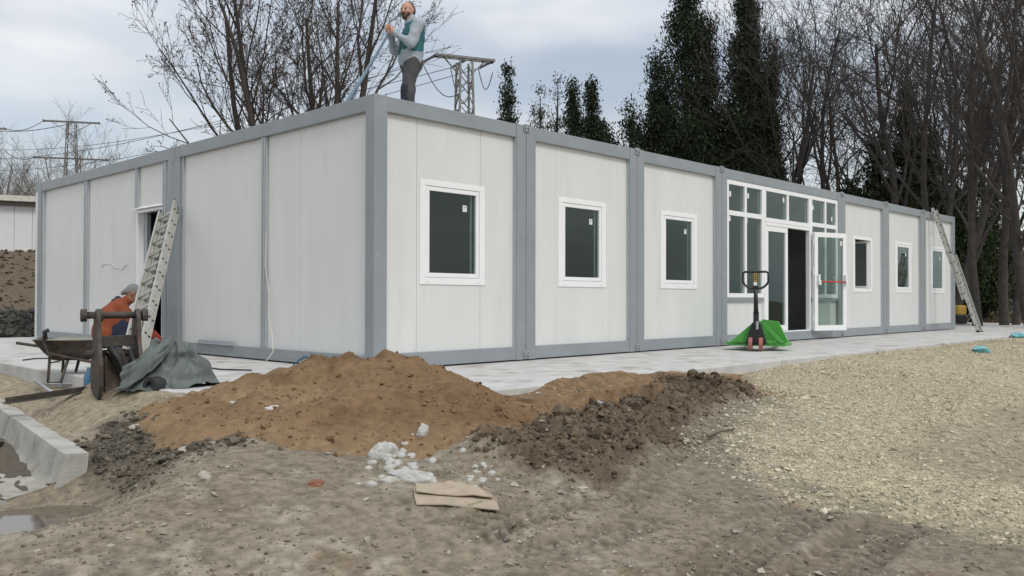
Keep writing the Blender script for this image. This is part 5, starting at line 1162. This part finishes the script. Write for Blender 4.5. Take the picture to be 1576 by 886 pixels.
# ---- man on the roof
pos = at(630, 11.3, 2.932); fw = -RIGHT*.93-FWD*.37; fw /= np.linalg.norm(fw); lf = np.cross(UP, fw)
pm = empty('person', pos, 'bearded man in teal vest and grey hooded sweater standing on the roof holding a hose', 'person')
def T1(V): return pos+V[:, :1]*fw+V[:, 1:2]*lf+V[:, 2:]*UP
SK, HO, VE, TR, NV, BO = range(6)
yw = math.radians(42); hx_, hy_ = math.cos(yw), math.sin(yw); hc = np.array([.045, .01, 1.595]); HF = np.array([hx_, hy_, -.05]); HL = np.array([-hy_, hx_, 0])
def hd(f_, l_, u_): return hc+HF*f_+HL*l_+UP*u_
pr = []
for s in (-1, 1):
    hp_, kn, an = (-.02+.02*s, s*.095, .90), (.03+.03*s, s*.12, .50), (-.03+.05*s, s*.135, .10)
    pr += [(TR, hp_, kn, .108, .078, .05), (TR, kn, an, .078, .062, .03), (NV, (kn[0]+.02, kn[1], .56), (kn[0]+.02, kn[1], .38), .074, .070, .02), (BO, (an[0]-.04, an[1], .05), (an[0]+.16, an[1]*1.1, .04), .05, .042, .03), (BO, an, (an[0], an[1], .06), .055, .055, .03)]
pr += [(TR, (-.02, -.06, .92), (-.02, .06, .92), .125, .125, .06), (HO, (-.01, -.07, .985), (-.01, .07, .985), .145, .145, .03), (VE, (-.015, -.075, 1.09), (-.015, .075, 1.09), .140, .140, .05), (VE, (-.03, -.085, 1.25), (-.03, .085, 1.25), .135, .135, .06), (VE, (-.045, -.10, 1.37), (-.045, .10, 1.37), .105, .105, .06),
       (HO, (-.04, 0, 1.42), (.0, 0, 1.50), .075, .068, .04), (SK, (-.005, 0, 1.46), (.02, 0, 1.55), .056, .054, .03)]
pr += [(HO, (-.05, .18, 1.385), (.05, .255, 1.10), .073, .058, .04), (HO, (.05, .255, 1.10), (.225, .12, 1.245), .058, .040, .03), (HO, (-.03, -.18, 1.385), (.15, -.22, 1.12), .073, .058, .04), (HO, (.15, -.22, 1.12), (.265, .0, 1.265), .058, .040, .03)]
pr += hand(SK, (.235, .112, 1.255), (.55, -.45, .45), (.1, .3, .9), (.2, -1, -.2)) + hand(SK, (.275, .015, 1.275), (.6, .45, .45), (.1, -.3, .9), (.3, 1, -.3))
pr += [(SK, hd(-.02, 0, .025), hd(.005, 0, .035), .082, .078, .03), (SK, hd(.02, 0, -.03), hd(.025, 0, -.07), .066, .048, .03), (SK, hd(.045, 0, -.078), hd(.055, 0, -.08), .034, .028, .02), (SK, hd(.072, 0, .02), hd(.096, 0, -.022), .010, .015, .012), (SK, hd(.06, -.03, .028), hd(.06, .03, .028), .020, .020, .012), (SK, hd(.055, -.035, -.02), hd(.055, .035, -.02), .024, .024, .015)]
for s in (-1, 1): pr += [(SK, hd(-.012, s*.080, .02), hd(-.012, s*.084, -.02), .016, .012, .008)]
grow_body('body', pr, [M[k] for k in ('skin', 'hoodie', 'vest', 'work', 'navy', 'boot')], pm, T1, .0085, {HO: (.013, 13), VE: (.012, 10), TR: (.014, 11)})
grow_body('hair', [(0, hd(-.05, 0, .045), hd(-.035, 0, .06), .078, .072, .03), (0, hd(-.045, -.03, .0), hd(-.045, .03, .0), .062, .062, .03), (0, hd(-.02, .062, .03), hd(-.02, .064, -.01), .026, .02, .02), (0, hd(-.02, -.062, .03), hd(-.02, -.064, -.01), .026, .02, .02)], [M['hair']], pm, T1, .008, {0: (.004, 40)})
grow_body('beard', [(0, hd(.035, .048, -.045), hd(.062, .0, -.092), .026, .027, .02), (0, hd(.035, -.048, -.045), hd(.062, 0, -.092), .026, .027, .02), (0, hd(.088, -.018, -.047), hd(.088, .018, -.047), .010, .010, .012)], [M['hair']], pm, T1, .007, {0: (.003, 50)})
grow_body('hood', [(0, (-.10, -.09, 1.43), (-.14, 0, 1.45), .045, .06, .05), (0, (-.10, .09, 1.43), (-.14, 0, 1.45), .045, .06, .05), (0, (-.03, .09, 1.46), (.04, .05, 1.44), .035, .03, .03), (0, (-.03, -.09, 1.46), (.04, -.05, 1.44), .035, .03, .03)], [M['hoodie']], pm, T1, .009)
for s in (-1, 1):
    e_ = T1(np.array([hd(.083, s*.031, .012)]))[0]; m = MB(); m.lathe(e_-UP*.008, UP, [(0, .002), (.004, .011), (.008, .012), (.012, .010), (.016, .002)], 10); m.build('eye', M['eye'], pm, smooth=True)
# the hose he holds
hpnt = T1(np.array([[.29, .06, 1.285]]))[0]; pts = [hpnt-fw*.12+UP*.02, hpnt+fw*.02+UP*.0]
end = at(497, 11.6, 2.99); 
for t in np.linspace(.06, 1, 12): pts.append(hpnt+(end-hpnt)*t+UP*(-.06*math.sin(math.pi*t)))
hs = MB(); hs.tube(pts, [.016, .016]+list(np.linspace(.017, .038, 12)), 10); tag(hs.build('hose', M['bluehose'], smooth=True), 'pale blue flexible hose slanting from the roof edge up to the man', 'hose')
# ---- crouching man by the doorway
p2_ = at(160, 12.1, -.012); fw2 = RIGHT*.90+FWD*.44; fw2 /= np.linalg.norm(fw2); lf2 = np.cross(UP, fw2)
pk_ = empty('person', p2_, 'man in orange sweater and grey cap crouching by the open doorway', 'person')
def T2_(V): return p2_+(V[:, :1]*fw2+V[:, 1:2]*lf2+V[:, 2:]*UP)*1.05
OR, BL, SK2, BO2, GL_ = range(5); pr = []
for s in (-1, 1):
    hp_, kn, an = (.0, s*.10, .24), (.36, s*.19, .46), (.14, s*.17, .09)
    pr += [(BL, hp_, kn, .112, .082, .05), (BL, kn, an, .078, .058, .03), (BO2, (an[0]-.05, an[1], .05), (an[0]+.17, an[1]*1.1, .042), .05, .042, .03)]
pr += [(BL, (.0, -.06, .20), (0, .06, .20), .12, .12, .05), (OR, (.02, -.07, .30), (.02, .07, .30), .17, .17, .04), (OR, (.09, -.09, .49), (.09, .09, .49), .165, .165, .06), (OR, (.18, -.10, .62), (.18, .10, .62), .118, .118, .06), (OR, (.22, 0, .68), (.28, 0, .72), .07, .065, .04), (SK2, (.27, 0, .70), (.33, 0, .755), .055, .055, .03)]
pr += [(OR, (.20, -.19, .62), (.40, -.24, .40), .075, .060, .04), (OR, (.40, -.24, .40), (.60, -.17, .24), .060, .045, .03), (OR, (.20, .19, .62), (.42, .23, .43), .075, .06, .04), (OR, (.42, .23, .43), (.62, .10, .27), .06, .045, .03)]
pr += hand(GL_, (.61, -.165, .235), (.8, .1, -.55), (.1, 1, .1), (-.3, 0, -1)) + hand(GL_, (.63, .09, .26), (.8, -.1, -.55), (.1, -1, .1), (-.3, 0, -1))
h2 = np.array([.355, 0, .80]); d2_ = np.array([.82, .0, -.57]); u2_ = np.array([.57, 0, .82])
def hq(f_, l_, u_): return h2+d2_*f_+np.array([0, l_, 0])+u2_*u_
pr += [(SK2, hq(-.02, 0, .025), hq(.005, 0, .035), .082, .078, .03), (SK2, hq(.02, 0, -.03), hq(.025, 0, -.07), .066, .048, .03), (SK2, hq(.075, 0, .015), hq(.098, 0, -.025), .010, .014, .012), (SK2, hq(.06, -.03, .025), hq(.06, .03, .025), .02, .02, .012)]
for s in (-1, 1): pr += [(SK2, hq(-.01, s*.08, .02), hq(-.01, s*.084, -.02), .016, .012, .008)]
grow_body('body', pr, [M[k] for k in ('orange', 'bluetr', 'skin2', 'boot', 'redglove')], pk_, T2_, .0095, {OR: (.009, 12), BL: (.009, 11)})
grow_body('cap', [(0, hq(-.03, 0, .045), hq(.0, 0, .055), .088, .084, .03), (0, hq(.07, -.04, .035), hq(.11, 0, .03), .016, .012, .03), (0, hq(.07, .04, .035), hq(.11, 0, .03), .016, .012, .03), (0, hq(-.09, -.02, -.01), hq(-.11, .02, -.06), .04, .03, .03)], [M['cap']], pk_, T2_, .008)
grow_body('collar_patch', [(0, (.12, -.09, .70), (.17, .0, .735), .035, .035, .03), (0, (.12, .09, .70), (.17, 0, .735), .035, .035, .03)], [M['navy']], pk_, T2_, .009)
